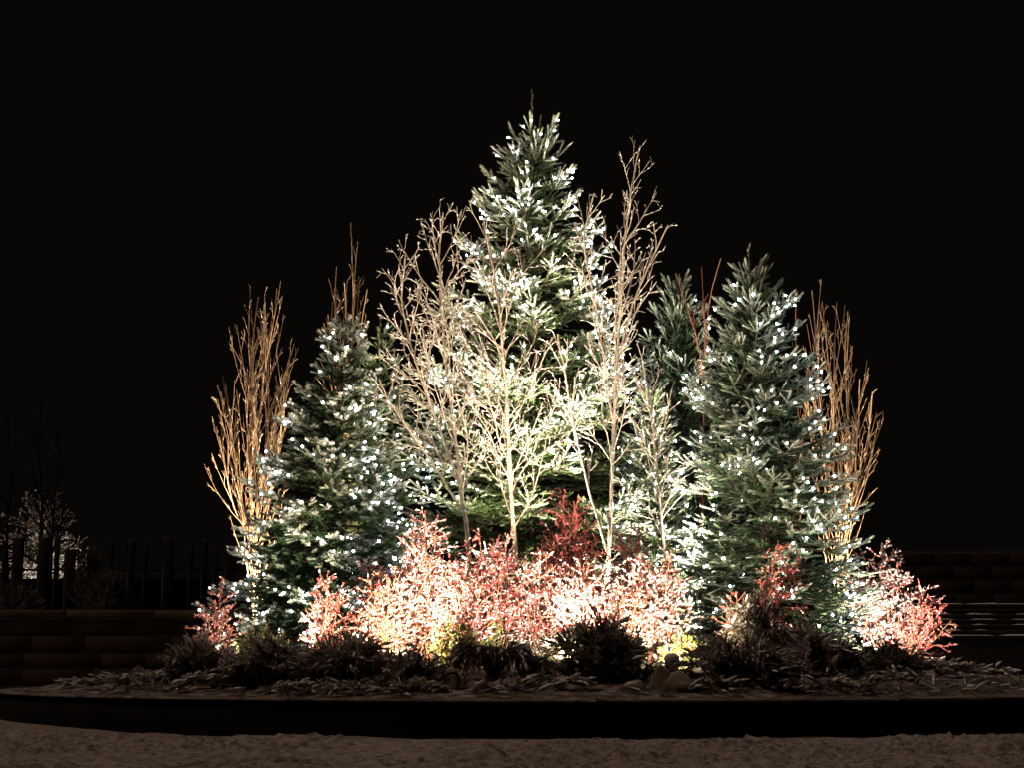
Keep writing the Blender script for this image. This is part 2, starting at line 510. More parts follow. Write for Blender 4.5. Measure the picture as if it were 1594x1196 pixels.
# far block wall above
bx0, bx1 = float(at(1395, 900, 15)[0]), float(at(1720, 900, 15)[0])
bz1 = float(at(1500, 858, 15)[2])
bw = thing('block_wall', 'dim brown block wall far behind the stepped ledges', 'wall', (bx0, 15, 0))
part('core', box(bx0, bx1, 15.05, 15.4, 0, bz1 - 0.01), M_mortar, bw)
z, row = 0.9, 0
while z < bz1 - 0.05:
    h = min(0.29, bz1 - z)
    x = bx0 - (row % 2) * 0.4
    while x < bx1:
        x0, x1 = max(x, bx0), min(x + 0.8, bx1)
        if x1 - x0 > 0.1:
            part('stone', box(x0 + 0.008, x1 - 0.008, 15.0 - stone_rng.random() * 0.015, 15.2, z + 0.007, z + h - 0.007, 0.01), M_stone_b, bw)
        x += 0.8
    z += h; row += 1

# ------------------------------------------------------------------ growth helpers
class Segs:
    def __init__(self): self.a, self.b, self.ra, self.rb, self.lev = [], [], [], [], []
    def add(self, a, b, ra, rb, lev):
        self.a.append(a); self.b.append(b); self.ra.append(ra); self.rb.append(rb); self.lev.append(lev)
    def arrays(self):
        return np.array(self.a), np.array(self.b), np.array(self.ra), np.array(self.rb), np.array(self.lev)

UP = np.array([0, 0, 1.0])
def rot_off(d, ang, az):
    a = UP if abs(d[2]) < 0.95 else np.array([1.0, 0, 0])
    u = np.cross(a, d); u /= np.linalg.norm(u); v = np.cross(d, u)
    return d * math.cos(ang) + (u * math.cos(az) + v * math.sin(az)) * math.sin(ang)

def grow(S, p, d, L, r0, r1, lev, prm, rng, path=None):
    """a limb with its side limbs, from prm[lev]; path fixes the limb's own line"""
    c = prm[lev]
    if path is not None:
        path = [np.asarray(q, float) for q in path]
        seg = [np.linalg.norm(b - a) for a, b in zip(path, path[1:])]; L = sum(seg)
        cum = np.cumsum([0] + seg)
        n = max(4, int(L / c['seg']))
        pts = np.stack([np.interp(np.linspace(0, L, n + 1), cum, [q[k] for q in path]) for k in range(3)], 1)
        for k in (1, 2): pts[1:-1] = (pts[:-2] + pts[1:-1] * 2 + pts[2:]) / 4
        pts[1:, :2] += (np.array([[rng.gauss(0, 1), rng.gauss(0, 1)] for _ in range(n)]) * c.get('wig', 0.05) * 0.08)
    else:
        n = max(2, int(round(L / c['seg'])))
        st = L / n; pts = [p]; dd = d
        for k in range(n):
            dd = dd + UP * c.get('trop', 0) * st + np.array([rng.gauss(0, 1), rng.gauss(0, 1), rng.gauss(0, 0.6)]) * c.get('wig', 0.05)
            dd = dd / np.linalg.norm(dd)
            pts.append(pts[-1] + dd * st)
        pts = np.array(pts)
    n = len(pts) - 1
    rad = r0 + (r1 - r0) * np.linspace(0, 1, n + 1) ** c.get('tap', 0.9)
    for k in range(n): S.add(pts[k], pts[k + 1], rad[k], rad[k + 1], lev)
    if lev + 1 >= len(prm): return
    e = prm[lev + 1]
    cnt = max(1, int(round(L * e['per_m'] * (0.8 + 0.4 * rng.random()))))
    az = rng.random() * 6.28
    for k in range(cnt):
        t = e['t0'] + (e.get('t1', 0.97) - e['t0']) * (k + rng.random()) / cnt
        i = min(int(t * n), n - 1); f = t * n - i
        q = pts[i] * (1 - f) + pts[i + 1] * f
        dd = pts[i + 1] - pts[i]; dd = dd / np.linalg.norm(dd)
        az += 2.4 + rng.uniform(-0.5, 0.5)
        ang = math.radians(rng.uniform(*e['ang']))
        l2 = max(e['len'][0] * (1 - t) ** e.get('lp', 0.7) * L + e['len'][1], 0.06) * rng.uniform(0.65, 1.2)
        rr = min((rad[i] * (1 - f) + rad[i + 1] * f) * 0.72, e.get('rmax', 1))
        grow(S, q, rot_off(dd, ang, az), l2, max(rr, e['rmin']), e['rmin'], lev + 1, prm, rng)

def limb_parts(S, th, mat_tr, mat_tw, split=1, snow=0.5, snow_r=1.0, snow_min=0.003, names=('trunk', 'branches', 'snow')):
    a, b, ra, rb, lev = S.arrays()
    m = lev < split
    if m.any(): part(names[0], tubes(a[m], b[m], ra[m], rb[m], 8), mat_tr, th, smooth=True)
    m = ~m
    if m.any(): part(names[1], tubes(a[m], b[m], ra[m], rb[m], 4), mat_tw, th, smooth=True, kind='stuff')
    if snow > 0:
        d = nrm(b - a)
        k = (R.random(len(a)) < snow * (1.1 - 0.75 * np.abs(d[:, 2]))) & (ra < 0.03)
        a, b, ra, rb, d = a[k], b[k], ra[k], rb[k], d[k]
        s = np.linalg.norm(b - a, axis=1)
        t0 = R.random(len(a)) * 0.4; t1 = 0.6 + R.random(len(a)) * 0.4
        p0, p1 = a + d * (s * t0)[:, None], a + d * (s * t1)[:, None]
        r = np.maximum(ra * 1.1, snow_min + 0.004) * snow_r * (0.7 + 0.6 * R.random(len(a)))
        up = np.zeros_like(p0); up[:, 2] = r * 0.45
        pm = (p0 + p1) / 2 + up * 1.15
        g = join(tubes(p0 + up * 0.6, pm, r * 0.35, r, 5), tubes(pm, p1 + up * 0.6, r, r * 0.35, 5))
        part(names[2], g, M_snow, th, smooth=True, kind='stuff')

# --- needle shoots: a bottle brush of needles on a thin stem
def shoot_template(K=22, seed=1, core=0.46, w=0.13):
    rg = np.random.default_rng(seed)
    V, T = [], []
    for zz, rr in ((0.0, core * 0.5), (0.88, core)):
        for k in range(3):
            a = k * 2 * PI / 3 + zz
            V.append((rr * math.cos(a), rr * math.sin(a), zz))
    V.append((0, 0, 1.0))
    for k in range(3):
        j = (k + 1) % 3
        T += [(k, j, j + 3), (k, j + 3, k + 3), (k + 3, j + 3, 6)]
    for k in range(K):
        t = (k + 0.5) / K
        a = k * 2.39996 + rg.uniform(-0.3, 0.3)
        out = np.array([math.cos(a), math.sin(a), 0]); tan = np.array([-math.sin(a), math.cos(a), 0])
        ln = (0.85 + 0.3 * rg.random()) * (1 - 0.45 * max(0, (t - 0.7) / 0.3))
        zb = t * 0.94
        b = out * 0.05 + np.array([0, 0, zb])
        V += [b - tan * w, b + tan * w, out * ln + np.array([0, 0, zb + 0.10 + 0.06 * rg.random()])]
        n = len(V)
        T.append((n - 3, n - 2, n - 1))
    return np.array(V), np.array(T)
SHOOT = shoot_template(22)
SHOOT_FAT = shoot_template(20, 5, 0.20, 0.12)

def shoots(pos, d, L, r, snow_level=0.5, tpl=SHOOT, tone=None):
    n = len(pos)
    snow_level = np.broadcast_to(np.asarray(snow_level, float), (n,))[:, None]
    u, v, d = frames(d)
    a = R.random(n) * 2 * PI
    ca, sa = np.cos(a)[:, None], np.sin(a)[:, None]
    u, v = u * ca + v * sa, v * ca - u * sa
    t = tpl[0]
    L, r = np.broadcast_to(L, (n,)), np.broadcast_to(r, (n,))
    V = (pos[:, None] + u[:, None] * t[None, :, 0:1] * r[:, None, None] + v[:, None] * t[None, :, 1:2] * r[:, None, None] + d[:, None] * t[None, :, 2:3] * L[:, None, None])
    rad = np.hypot(t[:, 0], t[:, 1]) + 1e-6
    rz = (u[:, 2:3] * (t[:, 0] / rad)[None] + v[:, 2:3] * (t[:, 1] / rad)[None])
    sh = R.random((n, 1))
    sn = np.clip((rz * 0.75 + 0.25 * rad[None] - 0.55 + snow_level * 1.0 + (sh - 0.5) * 0.8 + 0.15 * t[None, :, 2]) / 0.55, 0, 1) * np.clip(snow_level * 2.0, 0, 0.96)
    rn = np.repeat((R.random((n, 1)) if tone is None else tone[:, None]), len(t), 1) * (0.7 + 0.3 * R.random((n, len(t))))
    Fc = (tpl[1][None] + (np.arange(n) * len(t))[:, None, None]).reshape(-1, 3)
    return V.reshape(-1, 3), Fc, {'snow': sn.ravel(), 'rnd': rn.ravel()}

def snow_fingers(P_, D_, L, r):
    """soft rolls of snow lying along shoots"""
    n = len(P_); D_ = nrm(D_)
    t0, t1 = R.uniform(0.05, 0.35, n), R.uniform(0.7, 1.05, n)
    up = np.zeros((n, 3)); up[:, 2] = r * 0.7
    a, b = P_ + D_ * (L * t0)[:, None] + up * 0.6, P_ + D_ * (L * t1)[:, None] + up * 0.3
    m1, m2 = a * 0.67 + b * 0.33 + up * 0.5, a * 0.3 + b * 0.7 + up * 0.4
    k1, k2 = r * R.uniform(0.8, 1.2, n), r * R.uniform(0.6, 1.1, n)
    return join(tubes(a, m1, r * 0.25, k1, 6), tubes(m1, m2, k1, k2, 6), tubes(m2, b, k2, r * 0.2, 6))

TREES = {}
def conifer(key, name, label, px, ytop, Y, Rb, prof, mat, seed, whorl=0.21, nb=7, shoot=(0.11, 0.022), snow=0.45, group='evergreens in the planter',
            elev=(-8, 52), clumps=0.0, leader=0.35, lat=0.55, lean=0.0, top_long=0.0, tpl=None, skirt=1.0, dens=1.0):
    rng = random.Random(seed)
    top = at(px, ytop, Y)
    base = np.array([top[0] - lean, Y, 0.0]); base[2] = float(bedz(base[0], base[1])) - 0.05
    H = top[2] - base[2]
    th = thing(name, label, 'tree', base, group)
    ax = lambda h: np.array([base[0] + lean * (h / H) ** 1.5, Y, base[2] + h])
    hs = np.linspace(0, H * 0.985, 14)
    part('trunk', poly_tube([ax(h) for h in hs], [0.07 * H / 6 * (1 - h / H) + 0.009 for h in hs], 9), M_conbark, th, smooth=True)
    S = Segs(); SP, SD, SL, SRr, ST = [], [], [], [], []
    sl, sr = shoot
    hgt = H - leader
    h, az = 0.045 * H, rng.random() * 6
    def finger(p, d, L, tone, thick=1.0):
        SP.append(p); SD.append(d + np.array([rng.gauss(0, .10), rng.gauss(0, .10), rng.gauss(0, .10)])); SL.append(L); SRr.append(sr * thick * rng.uniform(0.85, 1.15)); ST.append(tone)
    while h < hgt:
        t = 1 - h / H                                            # 0 at the top
        h += whorl * (0.55 + 0.45 * min(1, t * 2.0)) / (nb * (0.17 + 0.90 * min(1, t * 1.9)))
        az += 2.39996 + rng.uniform(-0.35, 0.35)
        if math.sin(az) > 0.5 and rng.random() < 0.5: continue    # far side of the crown: thinner
        Lb = Rb * prof(t) * (rng.uniform(0.70, 1.08) if t > 0.3 else rng.uniform(0.5, 1.15)) + 0.05
        el = math.radians(elev[0] + (elev[1] - elev[0]) * (1 - t) ** 1.5 + rng.gauss(0, 9))
        dd = np.array([math.cos(az) * math.cos(el), math.sin(az) * math.cos(el), math.sin(el)])
        q = ax(h)
        n = max(2, int(Lb / 0.10)); st = Lb / n
        tone = rng.random()
        for k in range(n):
            f = (k + 0.5) / n
            sag = -0.20 * skirt if f < 0.5 else 0.40
            dd = dd + UP * sag * st * 2 + np.array([rng.gauss(0, .04), rng.gauss(0, .04), rng.gauss(0, .03)]); dd /= np.linalg.norm(dd)
            side = np.cross(dd, UP); side /= np.linalg.norm(side) + 1e-9
            q2 = q + dd * st
            S.add(q, q2, 0.012 * (1 - f) + 0.004, 0.012 * (1 - f - 1 / n) + 0.004, 1)
            if f <= 0.3 and Lb >= 0.45:
                for e in range(2):
                    finger(q, dd + side * rng.uniform(-1, 1) + UP * rng.uniform(-0.6, 0.8), sl * 0.9, tone, 1.1)
            if f > 0.25 or Lb < 0.45:
                if rng.random() < 0.6: finger(q, dd, sl, tone)
                for sgn in (-1, 1):
                    if rng.random() > dens: continue
                    ll = min(lat * Lb * (1 - f) + 0.05, 0.36) * rng.uniform(0.5, 1.2)
                    ld = dd * rng.uniform(0.5, 0.8) + side * sgn * rng.uniform(0.45, 0.85) + UP * rng.uniform(-0.35, 0.45)
                    ld /= np.linalg.norm(ld)
                    o = q + dd * st * rng.random()
                    m = int(ll / 0.09)
                    if m: S.add(o, o + ld * ll, 0.005, 0.003, 1)
                    for e in range(m):
                        l3 = ld * 0.75 + np.cross(ld, UP) * rng.choice((-1, 1)) * rng.uniform(0.3, 0.7) + UP * rng.uniform(-0.25, 0.45)
                        finger(o + ld * (e + rng.random()) * 0.09, l3 / np.linalg.norm(l3), sl * rng.uniform(0.6, 1.0), tone)
                    finger(o + ld * max(0, ll - sl * 0.4), ld, sl * rng.uniform(0.8, 1.2), tone)
            q = q2
        finger(q - dd * 0.03, dd + UP * 0.15, sl * (1.15 + top_long * max(0, 1 - t * 3.5)), tone, 1.08)
        if t < 0.3 and top_long:
            for e in range(2):
                finger(q - dd * 0.06, dd + side * rng.uniform(-0.7, 0.7) + UP * 0.25, sl * (1 + top_long * 0.6), tone)
    # leader
    tp = ax(hgt - 0.05)
    S.add(tp, ax(H), 0.009, 0.006, 1)
    for k in range(int(leader / 0.06)):
        SP.append(ax(hgt + k * 0.06)); SD.append(np.array([rng.gauss(0, .10), rng.gauss(0, .10), 1])); SL.append(0.09); SRr.append(sr * (1.0 if k < leader / 0.12 else 0.72)); ST.append(0.6)
    if leader > 0.6:                                              # a second, shorter leader beside it
        d2 = nrm(np.array([0.22, 0.05, 1.0]))
        for k in range(9):
            SP.append(ax(hgt - 0.02) + d2 * k * 0.06); SD.append(d2 + np.array([rng.gauss(0, .08), 0, 0])); SL.append(0.09); SRr.append(sr * 0.6); ST.append(0.6)
        S.add(ax(hgt - 0.05), ax(hgt - 0.02) + d2 * 0.56, 0.010, 0.006, 1)
    SP, SD, SL, SRr, ST = map(np.array, (SP, SD, SL, SRr, ST))
    a, b, ra, rb, lev = S.arrays()
    part('branches', tubes(a, b, ra, rb, 3), M_conbark, th, kind='stuff')
    # how far out each shoot sits, for snow clumps and light strings
    axx = base[0] + lean * np.clip((SP[:, 2] - base[2]) / H, 0, 1) ** 1.5
    rad = np.hypot(SP[:, 0] - axx, SP[:, 1] - Y)
    lim = Rb * np.array([prof(x) for x in np.clip(1 - (SP[:, 2] - base[2]) / H, 0.001, 1)]) + 0.03
    rel = np.where(SP[:, 2] > base[2] + hgt - 0.1, 0.9, (rad + SL * 0.6) / lim)                                  # wind-driven snow stays on the outer shoots
    part('needles', shoots(SP, SD, SL, SRr, snow * np.clip((rel - 0.55) / 0.4, 0.08, 1.15), tpl or SHOOT, ST), mat, th, kind='stuff')
    if clumps > 0:
        k = (rad > 0.72 * lim) & (R.random(len(SP)) < clumps) & (SP[:, 1] < Y + 0.4)
        D = nrm(SD[k]); m = len(D); g = []
        for e in range(4):
            P_ = SP[k] + D * (SL[k] * R.uniform(0.35, 1.0, m))[:, None] + R.normal(0, 0.010, (m, 3)) + np.array([0, 0, 0.014])
            sz = R.uniform(0.009, 0.021, m)
            g.append(blobs(P_, np.stack([sz * 1.15, sz, sz * 0.85], 1), ICO1 if e == 0 else ICO0, 0.2))
        g = join(*g)
        part('snow', g, M_snow, th, smooth=True, kind='stuff')
    TREES[key] = (SP, SD, SL, rad / lim, base, H, Y)
    return th

# ------------------------------------------------------------------ the evergreens
def S_(px, Y): return px * (Y + 18.0) / F
conifer('centre', 'spruce_tree', 'tallest frosted spruce with a bare leader, at the centre of the planter', 828, 140, 0.9, S_(238, 0.9), lambda t: 1 - (1 - t) ** 1.58, M_frost, 1,
        whorl=0.19, nb=10, shoot=(0.175, 0.029), snow=0.92, dens=0.75, leader=0.85, top_long=0.8, elev=(0, 50))
conifer('left', 'fir_tree', 'broad dark green fir with lumps of snow on its tips, next to the orange poplar', 541, 498, -1.3, S_(192, -1.3), lambda t: t ** 0.75 + 0.25 * max(0, t - 0.6), M_fir, 2,
        whorl=0.14, nb=11, shoot=(0.115, 0.034), snow=0.66, dens=0.85, clumps=0.28, leader=0.14, elev=(-14, 42), lean=0.20)
conifer('left_back', 'fir_tree', 'narrow yellowish green fir half hidden between the snow-lumped fir and the birches', 592, 492, 0.9, S_(92, 0.9), lambda t: 1 - (1 - t) ** 2.0, M_fir2, 3,
        whorl=0.20, nb=9, shoot=(0.17, 0.029), snow=0.40, dens=0.8, leader=0.3)
conifer('right', 'spruce_tree', 'dense blue-green spruce thick with white lights, beside the bare stems at the far right', 1165, 382, -1.2, S_(155, -1.2), lambda t: 1 - (1 - t) ** 2.1 + 0.6 * max(0, t - 0.72), M_spruce, 4,
        whorl=0.165, nb=10, shoot=(0.16, 0.028), snow=0.76, dens=0.8, leader=0.42, elev=(-4, 58), top_long=0.3, lean=-0.12)
conifer('right_back', 'spruce_tree', 'shorter spruce just behind the dense blue-green one, reddish stems rising between them', 1054, 430, 1.3, S_(126, 1.3), lambda t: 1 - (1 - t) ** 2.4, M_spruce, 5,
        whorl=0.20, nb=11, shoot=(0.17, 0.029), snow=0.72, dens=0.75, leader=0.25, elev=(6, 60), top_long=0.3)
conifer('mid_right', 'fir_tree', 'small grey-frosted fir low in the gap between the tallest and the dense spruce', 1012, 600, 0.3, S_(86, 0.3), lambda t: 1 - (1 - t) ** 1.5, M_frost, 6,
        whorl=0.19, nb=9, shoot=(0.18, 0.030), snow=0.70, dens=0.8, leader=0.2)

# ------------------------------------------------------------------ floodlights in the bed, some of them added to lift dark plants
def flood(px, py, Y, aim, power, label, cone=120, col=WARM, size=1.0, blend=0.7, up=0.12):
    p = at(px, py, Y)
    gz = float(bedz(p[0], p[1]))
    th = thing('flood_light', label, 'lamp', (p[0], p[1], gz), 'floodlights in the planting bed')
    d = nrm(np.asarray(aim, float) - p)
    s = size
    zz = gz + up
    p = np.array([p[0], p[1], zz])
    part('stake', poly_tube([(p[0], p[1], gz - 0.05), (p[0], p[1], zz - 0.06)], 0.012, 6), M_house, th)
    a = [(-0.11, 0.02), (-0.10, 0.045), (-0.04, 0.062), (0.03, 0.068), (0.035, 0.062)]
    part('housing', poly_tube([p + d * t * s for t, r in a], [r * s for t, r in a], 16, cap=True), M_house, th, smooth=True)
    lens = poly_tube([p + d * 0.0352 * s, p + d * 0.040 * s], [0.058 * s, 0.054 * s], 16)
    part('lens', lens, M_lens, th)
    l = bpy.data.objects.new('flood_beam', bpy.data.lights.new('flood_beam', 'SPOT'))
    COL.objects.link(l)
    l.data.energy = power; l.data.color = col; l.data.spot_size = math.radians(cone); l.data.spot_blend = blend; l.data.shadow_soft_size = 0.05
    l.location = Vector(p + d * 0.06 * s - np.array(th.location)); l.parent = th
    l.rotation_euler = Vector(d).to_track_quat('-Z', 'Y').to_euler()

flood(603, 1026, -4.3, at(660, 600, -1.5), 900, 'glaring floodlight at the foot of the leftmost bright berry bush', 165, (1.0, 0.73, 0.46), blend=1.0, up=0.15)
flood(884, 1028, -4.6, at(880, 560, -2.0), 700, 'white glowing floodlight between the dark mounds at the front centre', 150, (1.0, 0.82, 0.60), blend=1.0, up=0.13)
flood(1046, 1030, -4.5, at(1000, 600, -1.5), 750, 'floodlight glowing behind yellow-green leaves, below the whitest berry bush', 155, (1.0, 0.79, 0.55), blend=1.0, up=0.14)
flood(855, 985, -1.75, at(829, 215, 0.5), 7500, 'floodlight buried behind the berry bushes below the tallest spruce', 48, blend=0.9)
flood(690, 985, -1.4, at(800, 330, 0.2), 1200, 'floodlight hidden behind the foot of the leaning birch', 75)
flood(990, 985, -1.3, at(860, 330, 0.2), 1200, 'floodlight hidden behind the foot of the slender birch', 75)
flood(905, 985, -1.9, at(835, 690, -0.2), 750, 'low broad fill light added unseen behind the tallest berry bush', 120, blend=1.0)  # added fill for the dark lower half of the tallest spruce
flood(645, 985, -4.0, at(760, 480, -1.6), 800, 'added floodlight below the tall crusted bush, aimed up at the pale birches', 70)  # extra lamp put in to brighten the trees at the centre
flood(812, 985, -4.0, at(800, 600, -1.8), 330, 'fill light added behind the weeping spruce', 130, blend=1.0)  # put in because the rose red bush above stayed unlit
flood(892, 985, -3.9, at(940, 420, -0.8), 1000, 'floodlight behind the dark rounded conifer, aimed up at the slender birch', 70)
flood(455, 1010, -3.5, at(535, 660, -1.7), 420, 'added fill light low among the conifers before the snow-lumped fir', 75)  # invented lamp, gives the snow-lumped fir light from the front
flood(1262, 1010, -3.3, at(1165, 600, -1.6), 340, 'added fill light low among the conifers before the dense spruce', 75)  # invented lamp, brightens the front of the dense spruce
flood(1072, 905, -0.1, at(1056, 560, 0.9), 2400, 'added fill light hidden between the two spruces right of centre', 80)  # no known source: added since the rear spruce came out near black
flood(1085, 985, -2.9, at(1046, 510, 0.9), 5500, 'narrow fill light added at the edge of the dense spruce, aimed at the shorter spruce behind', 22)  # second added beam on the same rear spruce
flood(352, 1010, -3.3, at(335, 800, -1.8), 130, 'small floodlight beside the leftmost berry bush', 110, blend=1.0)
flood(398, 905, -0.1, at(398, 680, 0.5), 3400, 'floodlight under the orange-lit bare poplar', 90, (1.0, 0.77, 0.52))
flood(540, 905, 2.3, at(545, 400, 1.6), 1500, 'floodlight hidden behind the snow-lumped fir', 60, (1.0, 0.77, 0.52))
flood(1375, 1000, -2.0, at(1375, 830, -0.2), 700, 'floodlight before the pink berry bush past the dense spruce', 120, blend=1.0)
flood(1308, 905, 0.3, at(1308, 620, 0.9), 2000, 'floodlight at the foot of the bare stems past the dense spruce', 80, (1.0, 0.77, 0.52))

# ------------------------------------------------------------------ bare trees
BIRCH = [dict(seg=0.16, wig=0.05, tap=0.8),
         dict(seg=0.10, per_m=6.5, t0=0.25, ang=(22, 48), len=(0.32, 0.14), lp=0.6, rmin=0.0042, rmax=0.009, trop=0.50, wig=0.09),
         dict(seg=0.065, per_m=7.0, t0=0.18, ang=(22, 55), len=(0.36, 0.08), lp=0.6, rmin=0.0030, rmax=0.0052, trop=0.40, wig=0.14),
         dict(seg=0.045, per_m=9.0, t0=0.15, ang=(25, 60), len=(0.25, 0.05), lp=0.5, rmin=0.0026, rmax=0.0036, trop=0.2, wig=0.2)]
SLIM = [BIRCH[0], dict(BIRCH[1], per_m=5.0, ang=(14, 34), len=(0.26, 0.12), trop=0.7), BIRCH[2], dict(BIRCH[3], per_m=6)]
def bare_tree(name, label, path, r0, prm, seed, mats, snow=0.95, group='bare birches in the planter', extra=(), snow_r=1.0, r1=0.008):
    rng = random.Random(seed)
    base = np.asarray(path[0], float)
    th = thing(name, label, 'tree', base, group)
    S = Segs()
    grow(S, None, None, 0, r0, r1, 0, prm, rng, path)
    for ex, re in extra:
        grow(S, None, None, 0, re, r1, 0, prm, rng, ex)
    limb_parts(S, th, mats[0], mats[1], 1, snow, snow_r, 0.0025)
    return th
def PT(Y, *pts): return [at(x, y, Y if len(q) == 0 else q[0]) for x, y, *q in pts]

bare_tree('birch_tree', 'pale birch with a thick white lower trunk standing among the red berries',
          PT(-2.6, (811, 1000), (806, 900), (797, 800), (792, 700), (786, 590), (778, 480), (764, 395), (752, 345)), 0.030, BIRCH, 21, (M_birch, M_birch_tw))
bare_tree('birch_tree', 'pale snowy birch leaning toward the snow-lumped fir, its twigs against black sky',
          PT(-1.9, (738, 960), (728, 840), (716, 740), (700, 620), (688, 510), (682, 410), (690, 330)), 0.028, BIRCH, 22, (M_birch, M_birch_tw),
          extra=((PT(-1.9, (718, 760), (680, 660), (645, 560), (622, 470), (632, 395)), 0.014), (PT(-1.8, (722, 800), (660, 700), (612, 640), (590, 590)), 0.011)))
bare_tree('birch_tree', 'tall slender birch with reddish twigs, tip reaching beside the top of the tallest spruce',
          PT(-1.4, (946, 960), (948, 850), (953, 740), (956, 640), (962, 540), (968, 430), (976, 340), (986, 270), (998, 226)), 0.025, SLIM, 23, (M_birch, M_birch_tw), snow=0.75,
          extra=((PT(-1.4, (955, 660), (940, 560), (925, 460), (905, 370), (925, 300)), 0.013), (PT(-1.4, (962, 560), (985, 470), (1015, 400), (1040, 350)), 0.012),
                 (PT(-1.5, (945, 860), (915, 760), (892, 660), (875, 560), (868, 520)), 0.016)))
bare_tree('birch_sapling', 'thin bare sapling with few crooked twigs in front of the small frosted fir',
          PT(-1.6, (1040, 960), (1034, 860), (1026, 760), (1018, 680), (1006, 610), (1000, 560)), 0.014, BIRCH[:3], 24, (M_birch, M_birch_tw), snow=0.5)

POP = [dict(seg=0.14, wig=0.02, tap=0.8),
       dict(seg=0.11, per_m=4.8, t0=0.04, t1=0.85, ang=(8, 24), len=(0.42, 0.10), lp=0.55, rmin=0.0032, rmax=0.0075, trop=0.75, wig=0.016),
       dict(seg=0.08, per_m=3.5, t0=0.15, ang=(10, 26), len=(0.35, 0.06), lp=0.6, rmin=0.0028, rmax=0.005, trop=0.7, wig=0.02),
       dict(seg=0.02, per_m=9, t0=0.05, ang=(15, 35), len=(0, 0.012), rmin=0.0042, rmax=0.0046, wig=0.02)]
def poplar(label, stems, seed, Y, snow=0.3, mats=(M_poplar, M_poplar), prm=POP, r=0.011):
    rng = random.Random(seed)
    base = at(*stems[0][0], Y)
    base[2] = float(bedz(base[0], Y)) - 0.03
    th = thing('poplar_tree', label, 'tree', base, 'bare upright poplars in the planter')
    S = Segs()
    for k, st in enumerate(stems):
        S = Segs()
        pts = [at(x, y, Y + rng.uniform(-0.25, 0.25) * min(1, i)) for i, (x, y) in enumerate(st)]
        if k == 0: pts[0] = base
        grow(S, None, None, 0, r * (1 if k == 0 else 0.72), 0.006, 0, prm, rng, pts)
        limb_parts(S, th, mats[0], mats[1], 1, snow, 0.8, 0.002, ('trunk' if k == 0 else 'stem', 'twigs', 'snow'))
poplar('bare upright poplar glowing orange, leftmost of the bare trees, by the snow-lumped fir',
       [[(396, 900), (400, 800), (402, 700), (408, 600), (424, 510), (437, 437)], [(394, 860), (372, 760), (358, 660), (352, 600)],
        [(396, 850), (386, 740), (384, 640), (392, 540), (402, 462)], [(398, 840), (430, 740), (440, 640), (452, 550)], [(398, 850), (365, 800), (348, 720), (344, 650)],
        [(400, 800), (418, 680), (418, 570), (412, 470)]], 31, 0.5, 0.35)
POPT = [POP[0], dict(POP[1], per_m=4, len=(0.30, 0.08)), dict(POP[2], per_m=3), POP[3]]
poplar('bare upright poplar whose orange tips show only above the snow-lumped fir',
       [[(542, 900), (545, 700), (546, 560), (550, 470), (548, 395), (546, 346)], [(540, 700), (524, 560), (520, 480), (524, 415)], [(545, 700), (532, 560), (540, 480), (536, 440)],
        [(548, 680), (556, 560), (563, 500), (572, 450)], [(540, 700), (510, 580), (515, 500), (518, 470)]], 32, 1.7, 0.2, prm=POPT)
poplar('bare upright poplar with many tan stems, past the dense spruce, rightmost of the bare trees',
       [[(1306, 900), (1300, 800), (1296, 700), (1298, 600), (1300, 520), (1303, 470)], [(1308, 860), (1285, 740), (1276, 620), (1270, 520), (1264, 452)],
        [(1308, 860), (1322, 740), (1318, 620), (1314, 540), (1320, 484)], [(1312, 860), (1336, 770), (1352, 690), (1358, 610)], [(1310, 860), (1330, 760), (1336, 660), (1338, 590)],
        [(1304, 860), (1272, 760), (1262, 680), (1256, 600)]], 33, 0.9, 0.25, prm=[POP[0], dict(POP[1], per_m=4), POP[2], POP[3]])
poplar('sparse reddish bare stems rising between the two spruces right of centre',
       [[(1092, 900), (1094, 700), (1098, 560), (1102, 480), (1110, 440), (1122, 402)], [(1095, 620), (1090, 540), (1070, 480), (1052, 425)], [(1098, 560), (1096, 480), (1092, 415)]], 34, 0.6, 0.2, (M_redstem, M_redstem),
       [POP[0], dict(POP[1], per_m=2.0, len=(0.18, 0.05)), dict(POP[2], per_m=2), POP[3]], 0.016)
poplar('few thin dark stems standing between the dense spruce and the tan poplar',
       [[(1246, 900), (1244, 700), (1242, 600), (1238, 530), (1239, 478)], [(1246, 700), (1262, 600), (1268, 540)]], 35, 1.8, 0.1, (M_redstem, M_redstem),
       [POP[0], dict(POP[1], per_m=2.0, len=(0.12, 0.04)), dict(POP[2], per_m=2), POP[3]], 0.012)

